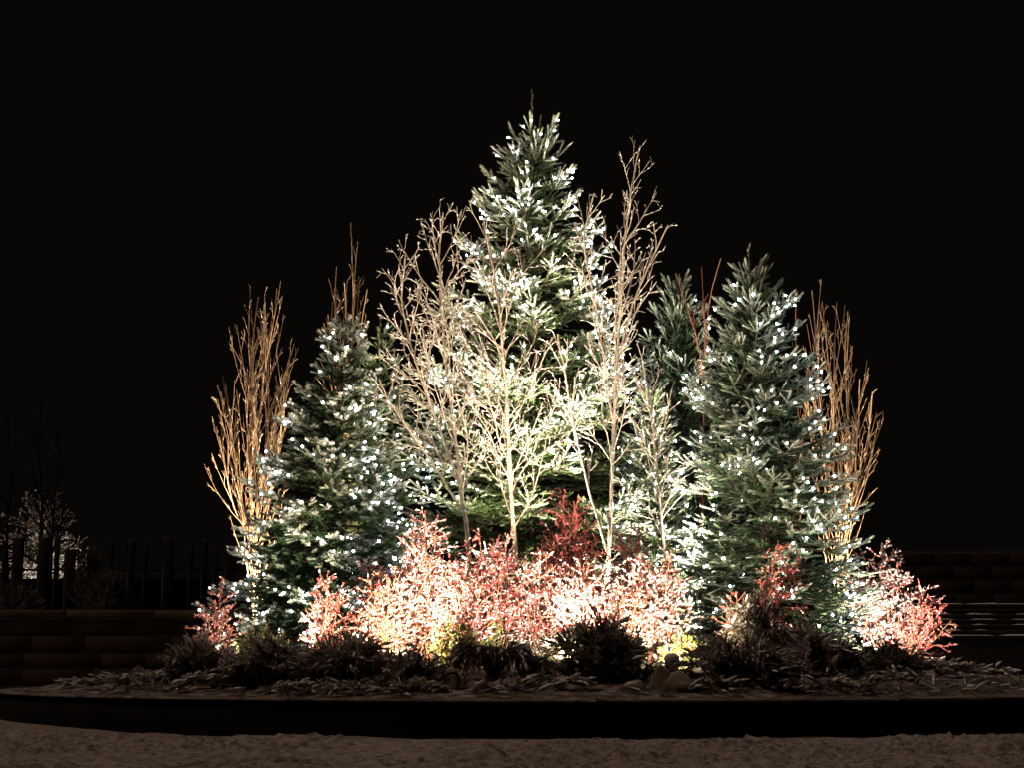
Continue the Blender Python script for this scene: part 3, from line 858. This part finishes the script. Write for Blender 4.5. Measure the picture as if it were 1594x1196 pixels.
# ------------------------------------------------------------------ winterberry bushes
WB = [dict(seg=0.08, wig=0.07, tap=0.8, trop=0.15),
      dict(seg=0.055, per_m=13, t0=0.22, ang=(35, 75), len=(0.30, 0.07), lp=0.5, rmin=0.0048, rmax=0.008, trop=0.25, wig=0.16),
      dict(seg=0.045, per_m=9, t0=0.1, ang=(30, 70), len=(0.28, 0.05), lp=0.5, rmin=0.0034, rmax=0.0042, trop=0.15, wig=0.2)]
def berry_bush(label, px, ytop, half, Y, seed, nst=11, berry=1.0, snow=0.7, ybase=None, lean=0.0, snow_r=1.0, prm=WB):
    rng = random.Random(seed)
    top = at(px, ytop, Y)
    bx = at(px - lean, ytop, Y)[0]
    base = np.array([bx, Y, float(bedz(bx, Y)) - 0.03]) if ybase is None else at(px - lean, ybase, Y)
    H = top[2] - base[2]; hw = S_(half, Y)
    th = thing('winterberry_bush', label, 'bush', base, 'winterberry bushes in the planter')
    S = Segs()
    for k in range(nst):
        f = -1 + 2 * (k + 0.5) / nst + rng.uniform(-0.12, 0.12)
        tgt = np.array([top[0] + f * hw * 0.92, Y + rng.uniform(-0.8, 0.8) * min(hw, 0.45), base[2] + H * (1 - 0.35 * abs(f) ** 2) * rng.uniform(0.68, 1.03)])
        mid = base * 0.55 + tgt * 0.45 + np.array([f * hw * 0.10, 0, H * 0.02])
        b0 = base + np.array([rng.uniform(-.06, .06), rng.uniform(-.06, .06), 0])
        grow(S, None, None, 0, 0.011, 0.005, 0, prm, rng, [b0, mid, tgt])
    limb_parts(S, th, M_twig, M_twig, 0, snow, snow_r, 0.004, names=('stem', 'twigs', 'snow'))
    a, b, ra, rb, lev = S.arrays()
    zt = (a[:, 2] - base[2]) / H
    k = np.where((zt > 0.22) & ((lev > 0) | (zt > 0.6)))[0]
    per = 2.0 * berry
    cnt = R.poisson(per * np.linalg.norm(b - a, axis=1)[k] / 0.05)
    idx = np.repeat(k, cnt)
    if len(idx):
        t = R.random(len(idx))[:, None]
        off = nrm(R.normal(size=(len(idx), 3)))
        rad = 0.0058 + 0.0040 * R.random(len(idx))
        P_ = a[idx] * (1 - t) + b[idx] * t + off * (ra[idx] + rad * 0.8)[:, None]
        part('berries', blobs(P_, rad * 1.12, OCTA), M_berry, th, smooth=True, kind='stuff')
    return th

berry_bush('small pinkish berry bush past the skirt of the snow-lumped fir, leftmost bush', 338, 905, 32, -2.5, 41, 9, 1.0, 0.8)
berry_bush('thin dim red berry bush in front of the snow-lumped fir', 508, 885, 34, -3.1, 42, 7, 1.1, 0.55)
berry_bush('glaring berry bush fanning up from the front floodlight', 600, 885, 66, -3.35, 43, 20, 0.7, 0.95)
berry_bush('tall snow-crusted berry bush below the leaning birch', 668, 800, 44, -3.1, 44, 14, 0.9, 1.0)
berry_bush('rose red berry bush surrounding the white birch trunk', 768, 815, 76, -2.9, 45, 20, 1.25, 0.85)
berry_bush('tallest orange-red berry bush with upright tips, before the slender birch', 884, 750, 40, -2.4, 46, 9, 1.9, 0.25)
berry_bush('floodlit pink berry bush at the front centre', 905, 866, 60, -3.2, 47, 20, 0.85, 1.0)
berry_bush('whitest snow-covered berry bush, at the edge of the dense spruce', 1015, 848, 66, -3.1, 48, 18, 0.7, 1.0, snow_r=1.5)
berry_bush('pinkish berry bush filling the gap right of the white birch trunk', 838, 862, 46, -3.0, 56, 14, 0.9, 0.9)
berry_bush('low pale berry bush squeezed between the tall crusted bush and the white birch trunk', 725, 868, 44, -3.4, 57, 12, 0.8, 1.0)
berry_bush('low pinkish bush at the feet of the whitest one', 962, 905, 48, -3.5, 58, 12, 0.7, 1.0)
berry_bush('slim red berry sprays beside the trunk of the slender birch', 976, 768, 24, -1.9, 49, 5, 1.7, 0.2)
berry_bush('single stem of dim red berries crossing the front of the dense spruce', 1222, 832, 30, -3.2, 50, 4, 1.3, 0.4, lean=60)
berry_bush('short pinkish berry twigs by the brown mound under the dense spruce', 1145, 925, 26, -3.6, 51, 6, 0.9, 0.6)
berry_bush('wide pale pink berry bush beyond the skirt of the dense spruce', 1368, 846, 70, -0.7, 52, 20, 0.7, 1.0, snow_r=1.3)
berry_bush('deep red berry bush leaning out at the far right edge of the display', 1442, 922, 40, -1.1, 53, 9, 2.0, 0.2, lean=34)
berry_bush('low red berry twigs close to the rim at the far right', 1440, 1012, 26, -1.9, 54, 6, 1.5, 0.2, lean=20)
berry_bush('dim maroon berry tuft high on the front of the snow-lumped fir', 584, 862, 28, -2.7, 55, 5, 1.3, 0.5)

# ------------------------------------------------------------------ low evergreens along the front
def mound(name, label, px, ytop, half, Y, seed, n=900, mat=M_low, snow=0.35, depth=0.45, weep=False, clump=0.14, sh=(0.13, 0.034), group='low evergreens along the front of the planter'):
    rng = np.random.default_rng(seed)
    top = at(px, ytop, Y)
    base = np.array([top[0], Y, float(bedz(top[0], Y)) - 0.04])
    H = max(top[2] - base[2], 0.08); hw = S_(half, Y)
    th = thing(name, label, 'shrub', base, group)
    P_, D_, S = [], [], Segs()
    nbr = max(14, n // 19)
    for k in range(nbr):
        az = rng.random() * 2 * PI; f = math.sqrt(rng.random())
        lobe = 0.38 + 1.15 * float(fbm(np.array([math.cos(az) * 2.2 + seed]), np.array([math.sin(az) * 2.2]), seed, 2)[0])
        f = f * lobe
        tip = np.array([math.cos(az) * hw * f, math.sin(az) * depth * f, lobe ** 0.8 * H * (1 - 0.62 * f ** 2.2) * rng.uniform(0.72, 1.03)])
        if weep:
            f = 0.55 + 0.45 * f
            pk = np.array([math.cos(az) * hw * f * 0.55, math.sin(az) * depth * f * 0.5, H * rng.uniform(0.8, 1.05)])
            tip = np.array([math.cos(az) * hw * f, math.sin(az) * depth * f, H * rng.uniform(0.05, 0.45)])
        else:
            pk = np.array([tip[0] * 0.5, tip[1] * 0.5, tip[2] * rng.uniform(0.75, 1.0)])
        ts = np.linspace(0, 1, 9)[:, None]
        c = (1 - ts) ** 2 * np.array([0, 0, 0.02]) + 2 * ts * (1 - ts) * (pk * 1.15) + ts ** 2 * tip + rng.normal(0, 0.012, (9, 3)) * ts
        for i in range(8):
            S.add(base + c[i], base + c[i + 1], 0.010 * (1 - i / 9) + 0.003, 0.010 * (1 - (i + 1) / 9) + 0.003, 1)
            dd = c[i + 1] - c[i]; l = np.linalg.norm(dd); dd = dd / l
            if i < 2: continue
            for s in range(2 if i < 4 else 3):
                P_.append(base + c[i] + dd * l * rng.random())
                D_.append(dd + rng.normal(0, 0.42 if not weep else 0.22, 3) + np.array([0, 0, -0.12]))
    P_, D_ = np.array(P_), np.array(D_)
    P_[:, 2] = np.maximum(P_[:, 2], np.maximum(bedz(P_[:, 0], P_[:, 1]), RIM_Z + 0.012) + 0.01)
    L = sh[0] * rng.uniform(0.7, 1.3, len(P_))
    hr = (P_[:, 2] - base[2]) / H; er = np.hypot((P_[:, 0] - base[0]) / hw, (P_[:, 1] - Y) / depth)
    topm = np.clip((hr - (1 - 0.75 * np.clip(er, 0, 1) ** 2) * 0.62) / 0.22, 0, 1)   # how near the upper surface a shoot lies
    L = L * rng.choice((0.75, 1.0, 1.35), len(P_))
    a, b, ra, rb, lev = S.arrays()
    part('branches', tubes(a, b, ra, rb, 4), M_conbark, th, kind='stuff')
    part('needles', shoots(P_, D_, L, sh[1] * rng.uniform(0.8, 1.2, len(P_)), snow * (0.12 + 0.88 * topm), SHOOT_FAT), mat, th, kind='stuff')
    if clump:
        k = rng.random(len(P_)) < clump * 1.3 * topm
        part('snow', snow_fingers(P_[k], D_[k], L[k], rng.uniform(0.007, 0.016, k.sum())), M_snow, th, smooth=True, kind='stuff')

mound('low_conifer', 'dark low conifer at the left end of the front row, under the fir skirt', 315, 1004, 56, -3.5, 61, 900, snow=0.55)
mound('low_conifer', 'low brown-lit conifer with drooping snowy twigs, second from the left end of the front row', 425, 1004, 74, -4.1, 62, 1300, snow=0.68, clump=0.26)
mound('low_conifer', 'spreading red-brown low conifer left of the glaring front floodlight', 545, 1004, 84, -4.5, 63, 1500, snow=0.64, clump=0.26)
mound('low_conifer', 'flat reddish low conifer right below the glaring front floodlight', 640, 1022, 56, -4.75, 64, 900, snow=0.64, clump=0.26)
mound('weeping_spruce', 'weeping dwarf spruce with arching beaded branches over a black hollow', 768, 980, 80, -4.5, 65, 1300, snow=0.45, weep=True, sh=(0.075, 0.020), clump=0.2)
mound('low_conifer', 'dark rounded low conifer at the front centre, blocking the floodlit berries', 925, 968, 88, -4.45, 66, 2000, snow=0.40, clump=0.08)
mound('low_conifer', 'tall orange-brown low conifer under the dense spruce', 1178, 950, 54, -3.9, 67, 1500, snow=0.28, clump=0.26)
mound('low_conifer', 'broad black low conifer in front of the orange-brown one', 1150, 1005, 108, -4.75, 68, 1500, snow=0.42, clump=0.26)
mound('low_conifer', 'grey snowy low conifer under the skirt of the dense spruce', 1275, 990, 74, -4.2, 69, 1300, snow=0.64, clump=0.26)
mound('low_conifer', 'shadowed low conifer at the right end of the front row', 1375, 1012, 62, -3.2, 70, 900, snow=0.3, clump=0.08)

def leafy(label, px, ytop, half, Y, seed, n=420, snow=0.25):
    rng = np.random.default_rng(seed)
    top = at(px, ytop, Y)
    base = np.array([top[0], Y, float(bedz(top[0], Y)) - 0.03])
    H, hw = top[2] - base[2], S_(half, Y)
    th = thing('leafy_shrub', label, 'shrub', base, 'yellow-green leafy shrubs lit by the floodlights')
    S, LV, LF, SN, RN = Segs(), [], [], [], []
    for k in range(n // 12):
        az = rng.random() * 2 * PI; f = math.sqrt(rng.random())
        tip = np.array([math.cos(az) * hw * f, math.sin(az) * min(hw, .35) * f, H * (1 - 0.4 * f * f) * rng.uniform(0.6, 1)])
        q0 = np.zeros(3)
        for s in range(6):
            q1 = tip * (s + 1) / 6 + rng.normal(0, 0.008, 3)
            S.add(base + q0, base + q1, 0.005, 0.004, 1)
            for l in range(2 + (s > 1) * 2):
                c = base + q0 + (q1 - q0) * rng.random()
                d = nrm(nrm(tip) * 0.6 + rng.normal(0, 0.6, 3)); w = nrm(np.cross(d, rng.normal(0, 1, 3)))
                nn = np.cross(d, w); ln, wd = rng.uniform(0.035, 0.06), rng.uniform(0.010, 0.016)
                i0 = len(LV)
                LV += [c, c + d * ln * .45 + w * wd + nn * .004, c + d * ln, c + d * ln * .45 - w * wd + nn * .004]
                LF += [(i0, i0 + 1, i0 + 2), (i0, i0 + 2, i0 + 3)]
                SN += [max(0, rng.random() - 1 + snow) * 2] * 4; RN += [rng.random()] * 4
            q0 = q1
    a, b, ra, rb, lev = S.arrays()
    part('stems', tubes(a, b, ra, rb, 3), M_twig, th, kind='stuff')
    part('leaves', (np.array(LV), np.array(LF), {'snow': np.array(SN), 'rnd': np.array(RN)}), M_leaf, th, kind='stuff')
leafy('yellow-green leafy shrub between the glaring bush and the weeping spruce', 705, 955, 40, -3.8, 81, 800, 0.35)
leafy('bright yellow leafy shrub around the floodlight below the whitest bush', 1062, 985, 40, -3.7, 82, 600, 0.4)
leafy('yellow leafy sprigs at the foot of the white birch trunk', 752, 915, 40, -3.1, 83, 400, 0.2)
leafy('small speckled leafy shrub beside the leftmost berry bush', 410, 968, 52, -3.0, 84, 700, 0.3)
leafy('dim green leafy tuft under the dark rounded conifer', 985, 1022, 40, -4.7, 85, 420, 0.1)

# ------------------------------------------------------------------ snow-covered boughs and stones lying along the rim
def lump(name, label, px, py, Y, ln, r, seed, tilt=0.25, az=None, mat=M_bough, cat='branch'):
    rng = np.random.default_rng(seed)
    p = at(px, py, Y); p[2] = max(float(bedz(p[0], p[1])), RIM_Z) + r * 0.3
    az = rng.uniform(-0.6, 0.6) + (PI if rng.random() < 0.5 else 0) if az is None else az
    d = np.array([math.cos(az), math.sin(az), 0])
    n = 14; t = np.linspace(-0.5, 0.5, n)
    pts = p + d[None] * (t * ln)[:, None] + np.stack([np.zeros(n), 0.03 * np.sin(t * 6 + seed), r * 1.4 * np.cos(t * PI) * tilt * 3 + (t > 0.3) * (t - 0.3) * ln * tilt], 1)
    rad = r * (np.clip(np.cos(t * PI), 0, 1) ** 0.6 * 0.8 + 0.22) * (0.8 + 0.4 * rng.random(n))
    rad[-1] *= 0.3; rad[0] *= 0.3
    th = thing(name, label, cat, p, 'snowy boughs lying on the rim')
    part('stem', poly_tube(pts, np.linspace(0.012, 0.005, n), 6), M_conbark, th, smooth=True)
    m = int(26 + ln * 60)
    i = rng.integers(0, n, m)
    sg = rng.choice((-1, 1), m)
    D0 = d[None] * rng.uniform(0.3, 1.0, m)[:, None] + np.stack([-d[1] * sg, d[0] * sg, np.zeros(m)], 1) * rng.uniform(0.2, 0.9, m)[:, None] + np.stack([np.zeros(m), np.zeros(m), rng.uniform(-0.25, 0.45, m)], 1)
    P0 = pts[i] + np.stack([rng.normal(0, 0.01, m), rng.normal(0, 0.01, m), rng.uniform(0, r * 1.2, m)], 1)
    P0[:, 2] = np.maximum(P0[:, 2], RIM_Z + 0.02)
    part('needles', shoots(P0, D0, rng.uniform(0.06, 0.12, m), r * 0.35 + 0.018, 0.62, SHOOT_FAT), M_low, th, kind='stuff')
    k = rng.random(m) < 0.4
    part('snow', snow_fingers(P0[k], D0[k], np.full(k.sum(), 0.14), rng.uniform(0.006, 0.009 + r * 0.15, k.sum())), M_snow, th, smooth=True, kind='stuff')
lm = [('thin snowy bough tip pointing left, farthest out along the left rim', 128, 1074, -2.6, 0.34, 0.022), ('upturned snowy bough second along the left rim', 175, 1072, -3.2, 0.46, 0.045),
      ('plump snow-capped bough in the middle of the left rim', 210, 1066, -3.3, 0.40, 0.06), ('pale yellowish snow-capped bough next to the dark low conifer', 258, 1068, -3.7, 0.42, 0.045),
      ('reddish snowy bough in front of the dark low conifer', 305, 1072, -4.3, 0.45, 0.05), ('forked brown bough on the rim before the second low conifer', 452, 1078, -5.0, 0.36, 0.035),
      ('flat snowy bough on the rim below the spreading low conifer', 555, 1080, -5.15, 0.5, 0.03), ('knobbly bough on the rim left of the weeping spruce', 660, 1078, -5.2, 0.4, 0.04),
      ('low snowy bough on the rim right of the round stone', 800, 1080, -5.2, 0.45, 0.035), ('small snowy bough on the rim under the dark rounded conifer', 885, 1080, -5.2, 0.25, 0.04),
      ('long grey bough on the rim before the broad black conifer', 1110, 1080, -5.2, 0.42, 0.035), ('pointed bough on the rim below the dense spruce', 1235, 1078, -5.1, 0.42, 0.045),
      ('thick grey bough lying flat on the rim', 1300, 1078, -5.0, 0.55, 0.035), ('dark forked bough on the right rim', 1400, 1076, -4.4, 0.45, 0.05),
      ('salmon-lit snowy bough at the foot of the low red berry twigs', 1455, 1058, -3.0, 0.5, 0.06), ('brown bough beyond the salmon-lit one', 1490, 1066, -3.0, 0.4, 0.05),
      ('last dark bough toward the right end of the rim', 1535, 1072, -2.6, 0.42, 0.03)]
for k, (lb, px, py, Y, ln, r) in enumerate(lm):
    lump('snowy_bough', lb, px, py, Y, ln, r, 100 + k, az=(PI if k == 0 else None))
def stone(label, px, py, Y, w, h, seed, d=None):
    rng = np.random.default_rng(seed)
    p = at(px, py, Y); p[2] = max(float(bedz(p[0], p[1])), RIM_Z)
    V = ICO2[0].copy()
    a = rng.normal(size=(14, 3)); a = nrm(a)
    for k in range(14): V = V - a[k][None] * (0.9 * np.clip(V @ a[k] - rng.uniform(0.55, 0.8), 0, 1))[:, None]
    V = V * np.stack([1 - 0.35 * np.clip(V[:, 2], -1, 1), 1 - 0.35 * np.clip(V[:, 2], -1, 1), np.ones(len(V))], 1) * (1 + 0.10 * rng.random((len(V), 1))) * np.array([w, d or w * 0.8, h]) + np.array([0, 0, h * 0.35])
    o = part('stone', (V + p, ICO2[1]), M_rock, smooth=True, at_loc=p)
    tag(o, label, 'stone', 'stones on the rim')
stone('larger of two pointed stones leaning together on the front rim', 1032, 1080, -5.15, 0.13, 0.16, 1)
stone('smaller stone leaning on the pointed one, nearer the broad black conifer', 1058, 1080, -5.2, 0.12, 0.14, 2)
stone('low flat stone on the rim beside the two leaning stones', 988, 1080, -5.2, 0.13, 0.07, 3)
stone('round brown stone on the rim under the weeping spruce', 752, 1080, -5.2, 0.09, 0.085, 4)
stone('snow-capped stone standing at the foot of the weeping spruce', 703, 1052, -4.95, 0.085, 0.13, 5)

n = 2200
a = R.uniform(-2.45, -0.78, n); rr = RAD - 0.30 - np.abs(R.normal(0, 0.8, n))
P_ = np.stack([PLX + rr * np.cos(a), PLY + rr * np.sin(a), np.zeros(n)], 1)
keep = fbm(P_[:, 0] * 1.8, P_[:, 1] * 1.8, 55, 3) > 0.50
P_ = P_[keep]; n = len(P_)
P_[:, 2] = np.maximum(bedz(P_[:, 0], P_[:, 1]), RIM_Z) + R.uniform(0.005, 0.04, n)
D_ = nrm(np.stack([R.normal(0, 1, n), R.normal(0, 1, n), R.uniform(-0.15, 0.35, n)], 1))
cover = join(shoots(P_, D_, R.uniform(0.08, 0.24, n), R.uniform(0.014, 0.030, n), 0.40 * R.random(n) + 0.1, SHOOT_FAT))
o = part('ground_cover', cover, M_low, kind='stuff')
o['label'] = 'snow-dusted trailing ground cover over the front of the planting bed'
k = R.random(n) < 0.16
o = part('snow_clumps', snow_fingers(P_[k], D_[k], np.full(k.sum(), 0.18), R.uniform(0.006, 0.013, k.sum())), M_snow, smooth=True, kind='stuff')
o['label'] = 'clumps of brownish snow scattered over the ground cover'

# ------------------------------------------------------------------ strings of lights
BULB = make_mesh('bulb', *blobs(np.zeros((1, 3)), np.array([[0.0100, 0.0100, 0.0130]]), ICO1), M_bulb, smooth=True)
def light_string(key, label, count, seed, low=0.0, mind=0.15):
    SP, SD, SL, rel, base, H, Y = TREES[key]
    rng = np.random.default_rng(seed)
    th = thing('light_string', label, 'string lights', base + np.array([0, 0, 0.3]), 'strings of white lights on the evergreens')
    ok = np.where((rel > 0.68) & (rel < np.where(SP[:, 2] > base[2] + 0.68 * H, 1.3, 1.0)) & (SP[:, 1] < Y - 0.04) & (SP[:, 2] > base[2] + 0.25 + low * H) & (SP[:, 2] < base[2] + H * 0.95))[0]
    # even spread by area, then some pairs close together, as strings doubled up
    pick, tries = [], 0
    rng.shuffle(ok)
    wob = fbm(SP[:, 0] * 3.2 + 9, SP[:, 2] * 2.6, seed * 7, 3)     # strings bunch up here and thin out there
    cell = {}
    for i in ok:
        if len(pick) >= count: break
        q = SP[i]
        if rng.random() > np.clip((wob[i] - 0.36) * 5, 0.06, 1): continue
        dm = mind * rng.uniform(0.25, 1.0)
        if all(np.sum((SP[j] - q) ** 2) > dm * dm for j in pick[-400:]): pick.append(i)
    P_ = SP[pick] + nrm(SD[pick]) * (SL[pick] * 0.5)[:, None]
    rad = P_ - (base + np.array([0, 0, 0])); rad[:, 2] = 0
    P_ = P_ + nrm(rad) * 0.048 + np.array([0, 0, 0.012])
    ang = np.arctan2(rad[:, 1], rad[:, 0])
    band = np.floor((P_[:, 2] - base[2]) / 0.30)
    order = np.lexsort((np.where(band % 2 == 0, ang, -ang), band))
    P_ = P_[order]
    for p in P_:
        share('bulb', BULB, p, th, rot=(rng.uniform(-1, 1), rng.uniform(-1, 1), 0))
    a, b = P_[:-1], P_[1:]
    k = np.linalg.norm(b - a, axis=1) < 0.7
    a, b = a[k], b[k]
    inn = np.array([base[0], Y, 0]) - (a + b) / 2; inn[:, 2] = 0
    m = (a + b) / 2 + nrm(inn) * 0.07 - np.array([0, 0, 0.03])
    g = join(tubes(a, m, np.full(len(a), .0022), np.full(len(a), .0022), 4), tubes(m, b, np.full(len(a), .0022), np.full(len(a), .0022), 4))
    part('wire', g, M_wire, th, kind='stuff')
light_string('centre', 'white light string wound round the tallest spruce', 300, 1, 0.0, 0.12)
light_string('centre', 'second white light string, crowding the upper half of the tallest spruce', 230, 11, 0.42, 0.10)
light_string('left', 'white light string on the snow-lumped fir', 170, 2)
light_string('left_back', 'white light string on the narrow yellowish fir', 60, 3)
light_string('right', 'densest white light string, on the blue-green spruce', 250, 4)
light_string('right_back', 'white light string on the shorter spruce behind the dense one', 100, 5)
light_string('mid_right', 'white light string on the small grey-frosted fir', 70, 6)

# ------------------------------------------------------------------ behind the wall: palisade, dark trees, a lit tree
FY = 16.0
fz = lambda py: float(at(100, py, FY)[2])
xa, xb = float(at(-60, 880, FY)[0]), float(at(372, 880, FY)[0])
pf = thing('palisade_fence', 'black uneven palisade fence with snow on its post tops, behind the stone wall', 'fence', (xa, FY, 1.4))
frng = random.Random(9)
x = xa
while x < xb:
    w = frng.choice((0.10, 0.13, 0.16, 0.24))
    zt = fz(frng.choice((836, 838, 842, 846, 850, 856)))
    part('post', box(x, x + w, FY - 0.05 + frng.uniform(0, .02), FY + 0.05, 1.40, zt, 0.012), M_fence, pf)
    x += w + frng.choice((0.12, 0.18, 0.25, 0.32))
part('rail', box(xa, xb, FY + 0.055, FY + 0.11, fz(889), fz(886)), M_fence, pf)
x = xa
while x < xb:
    part('board', box(x + 0.004, x + 0.216, FY + 0.056, FY + 0.085, 1.40, fz(901) - frng.uniform(0, .01)), M_fence, pf)
    x += 0.22
DK = [dict(seg=0.25, wig=0.06, tap=0.8), dict(seg=0.18, per_m=3.2, t0=0.25, ang=(35, 65), len=(0.30, 0.2), lp=0.6, rmin=0.012, rmax=0.03, trop=0.2, wig=0.1),
      dict(seg=0.12, per_m=4, t0=0.15, ang=(30, 60), len=(0.35, 0.1), lp=0.6, rmin=0.008, rmax=0.014, trop=0.2, wig=0.12)]
for lb, pts, s in (('black bare tree silhouetted against the distant lit tree, thicker of the pair', PT(17.5, (64, 985), (62, 880), (66, 800), (60, 700), (64, 620)), 1),
                   ('black bare tree with a leaning bough, thinner of the pair by the distant lit tree', PT(18.5, (76, 985), (80, 860), (84, 790), (92, 700), (90, 650)), 2),
                   ('black bare tree at the left edge of the picture', PT(17, (12, 985), (10, 860), (16, 740), (12, 640)), 3)):
    bare_tree('dark_tree', lb, pts, 0.055, DK, s, (M_darkbark, M_darkbark), snow=0, group='black bare trees behind the wall', r1=0.015)
# the distant tree, dense frosted twigs lit from below
LT = [dict(seg=0.2, wig=0.05, tap=0.8), dict(seg=0.14, per_m=11, t0=0.10, ang=(35, 70), len=(0.36, 0.62), lp=0.5, rmin=0.012, rmax=0.03, trop=0.25, wig=0.1),
      dict(seg=0.10, per_m=11, t0=0.1, ang=(30, 65), len=(0.35, 0.1), lp=0.5, rmin=0.010, rmax=0.016, trop=0.2, wig=0.15)]
tp = bare_tree('frosted_tree', 'distant frosted tree lit white, seen through the palisade', PT(24, (66, 985), (66, 900), (66, 850), (66, 800)), 0.07, LT, 5, (M_birch, M_birch_tw), snow=0.9, snow_r=2.0, group='lit trees beyond the fence')
p = at(66, 960, 22.6)
tl = thing('spot_light', 'small ground lamp lighting the distant frosted tree', 'lamp', (p[0], p[1], 1.4))
part('housing', poly_tube([(p[0], p[1], 1.39), (p[0], p[1], 1.50), (p[0], p[1] + 0.03, 1.60)], [0.05, 0.06, 0.07], 12), M_house, tl)
part('lens', poly_tube([(p[0], p[1] + 0.031, 1.602), (p[0], p[1] + 0.033, 1.608)], [0.06, 0.058], 12), M_lens, tl)
l = bpy.data.objects.new('flood_beam', bpy.data.lights.new('flood_beam', 'SPOT')); COL.objects.link(l)
l.data.energy = 220; l.data.color = (1, 0.90, 0.74); l.data.spot_size = math.radians(130); l.data.spot_blend = 0.8; l.data.shadow_soft_size = 0.05
l.parent = tl; l.location = (0, 0.035, 0.22); l.rotation_euler = Vector((0, 0.45, 0.9)).to_track_quat('-Z', 'Y').to_euler()

def dark_shrub(label, px, ytop, half, Y, seed):
    rng = np.random.default_rng(seed)
    top = at(px, ytop, Y); base = np.array([top[0], Y, 1.39]); H, hw = top[2] - 1.39, S_(half, Y)
    th = thing('dark_shrub', label, 'shrub', base, 'dark shrubs on the terrace')
    n = 300
    a = rng.random(n) * 2 * PI; f = np.sqrt(rng.random(n)); zz = rng.random(n)
    P_ = base + np.stack([np.cos(a) * hw * f * np.sqrt(1 - zz ** 2 * .8), np.sin(a) * hw * f * np.sqrt(1 - zz ** 2 * .8), zz * H], 1)
    D_ = nrm(P_ - base + rng.normal(0, 0.15, (n, 3)))
    part('needles', shoots(P_, D_, 0.24, 0.05, 0.22, SHOOT_FAT), M_low, th, kind='stuff')
    m = 24
    part('branches', tubes(np.repeat(base[None], m, 0), P_[:m], np.full(m, .012), np.full(m, .005), 4), M_conbark, th, kind='stuff')
dark_shrub('dark shrub with a faint arc of snow, on the terrace left of the planter', 168, 905, 30, 11.2, 1)
dark_shrub('flat dark shrub on the terrace at the left edge of the picture', 22, 925, 45, 11.2, 2)
dark_shrub('tall dim shrub on the terrace before the palisade', 140, 870, 24, 13.0, 3)
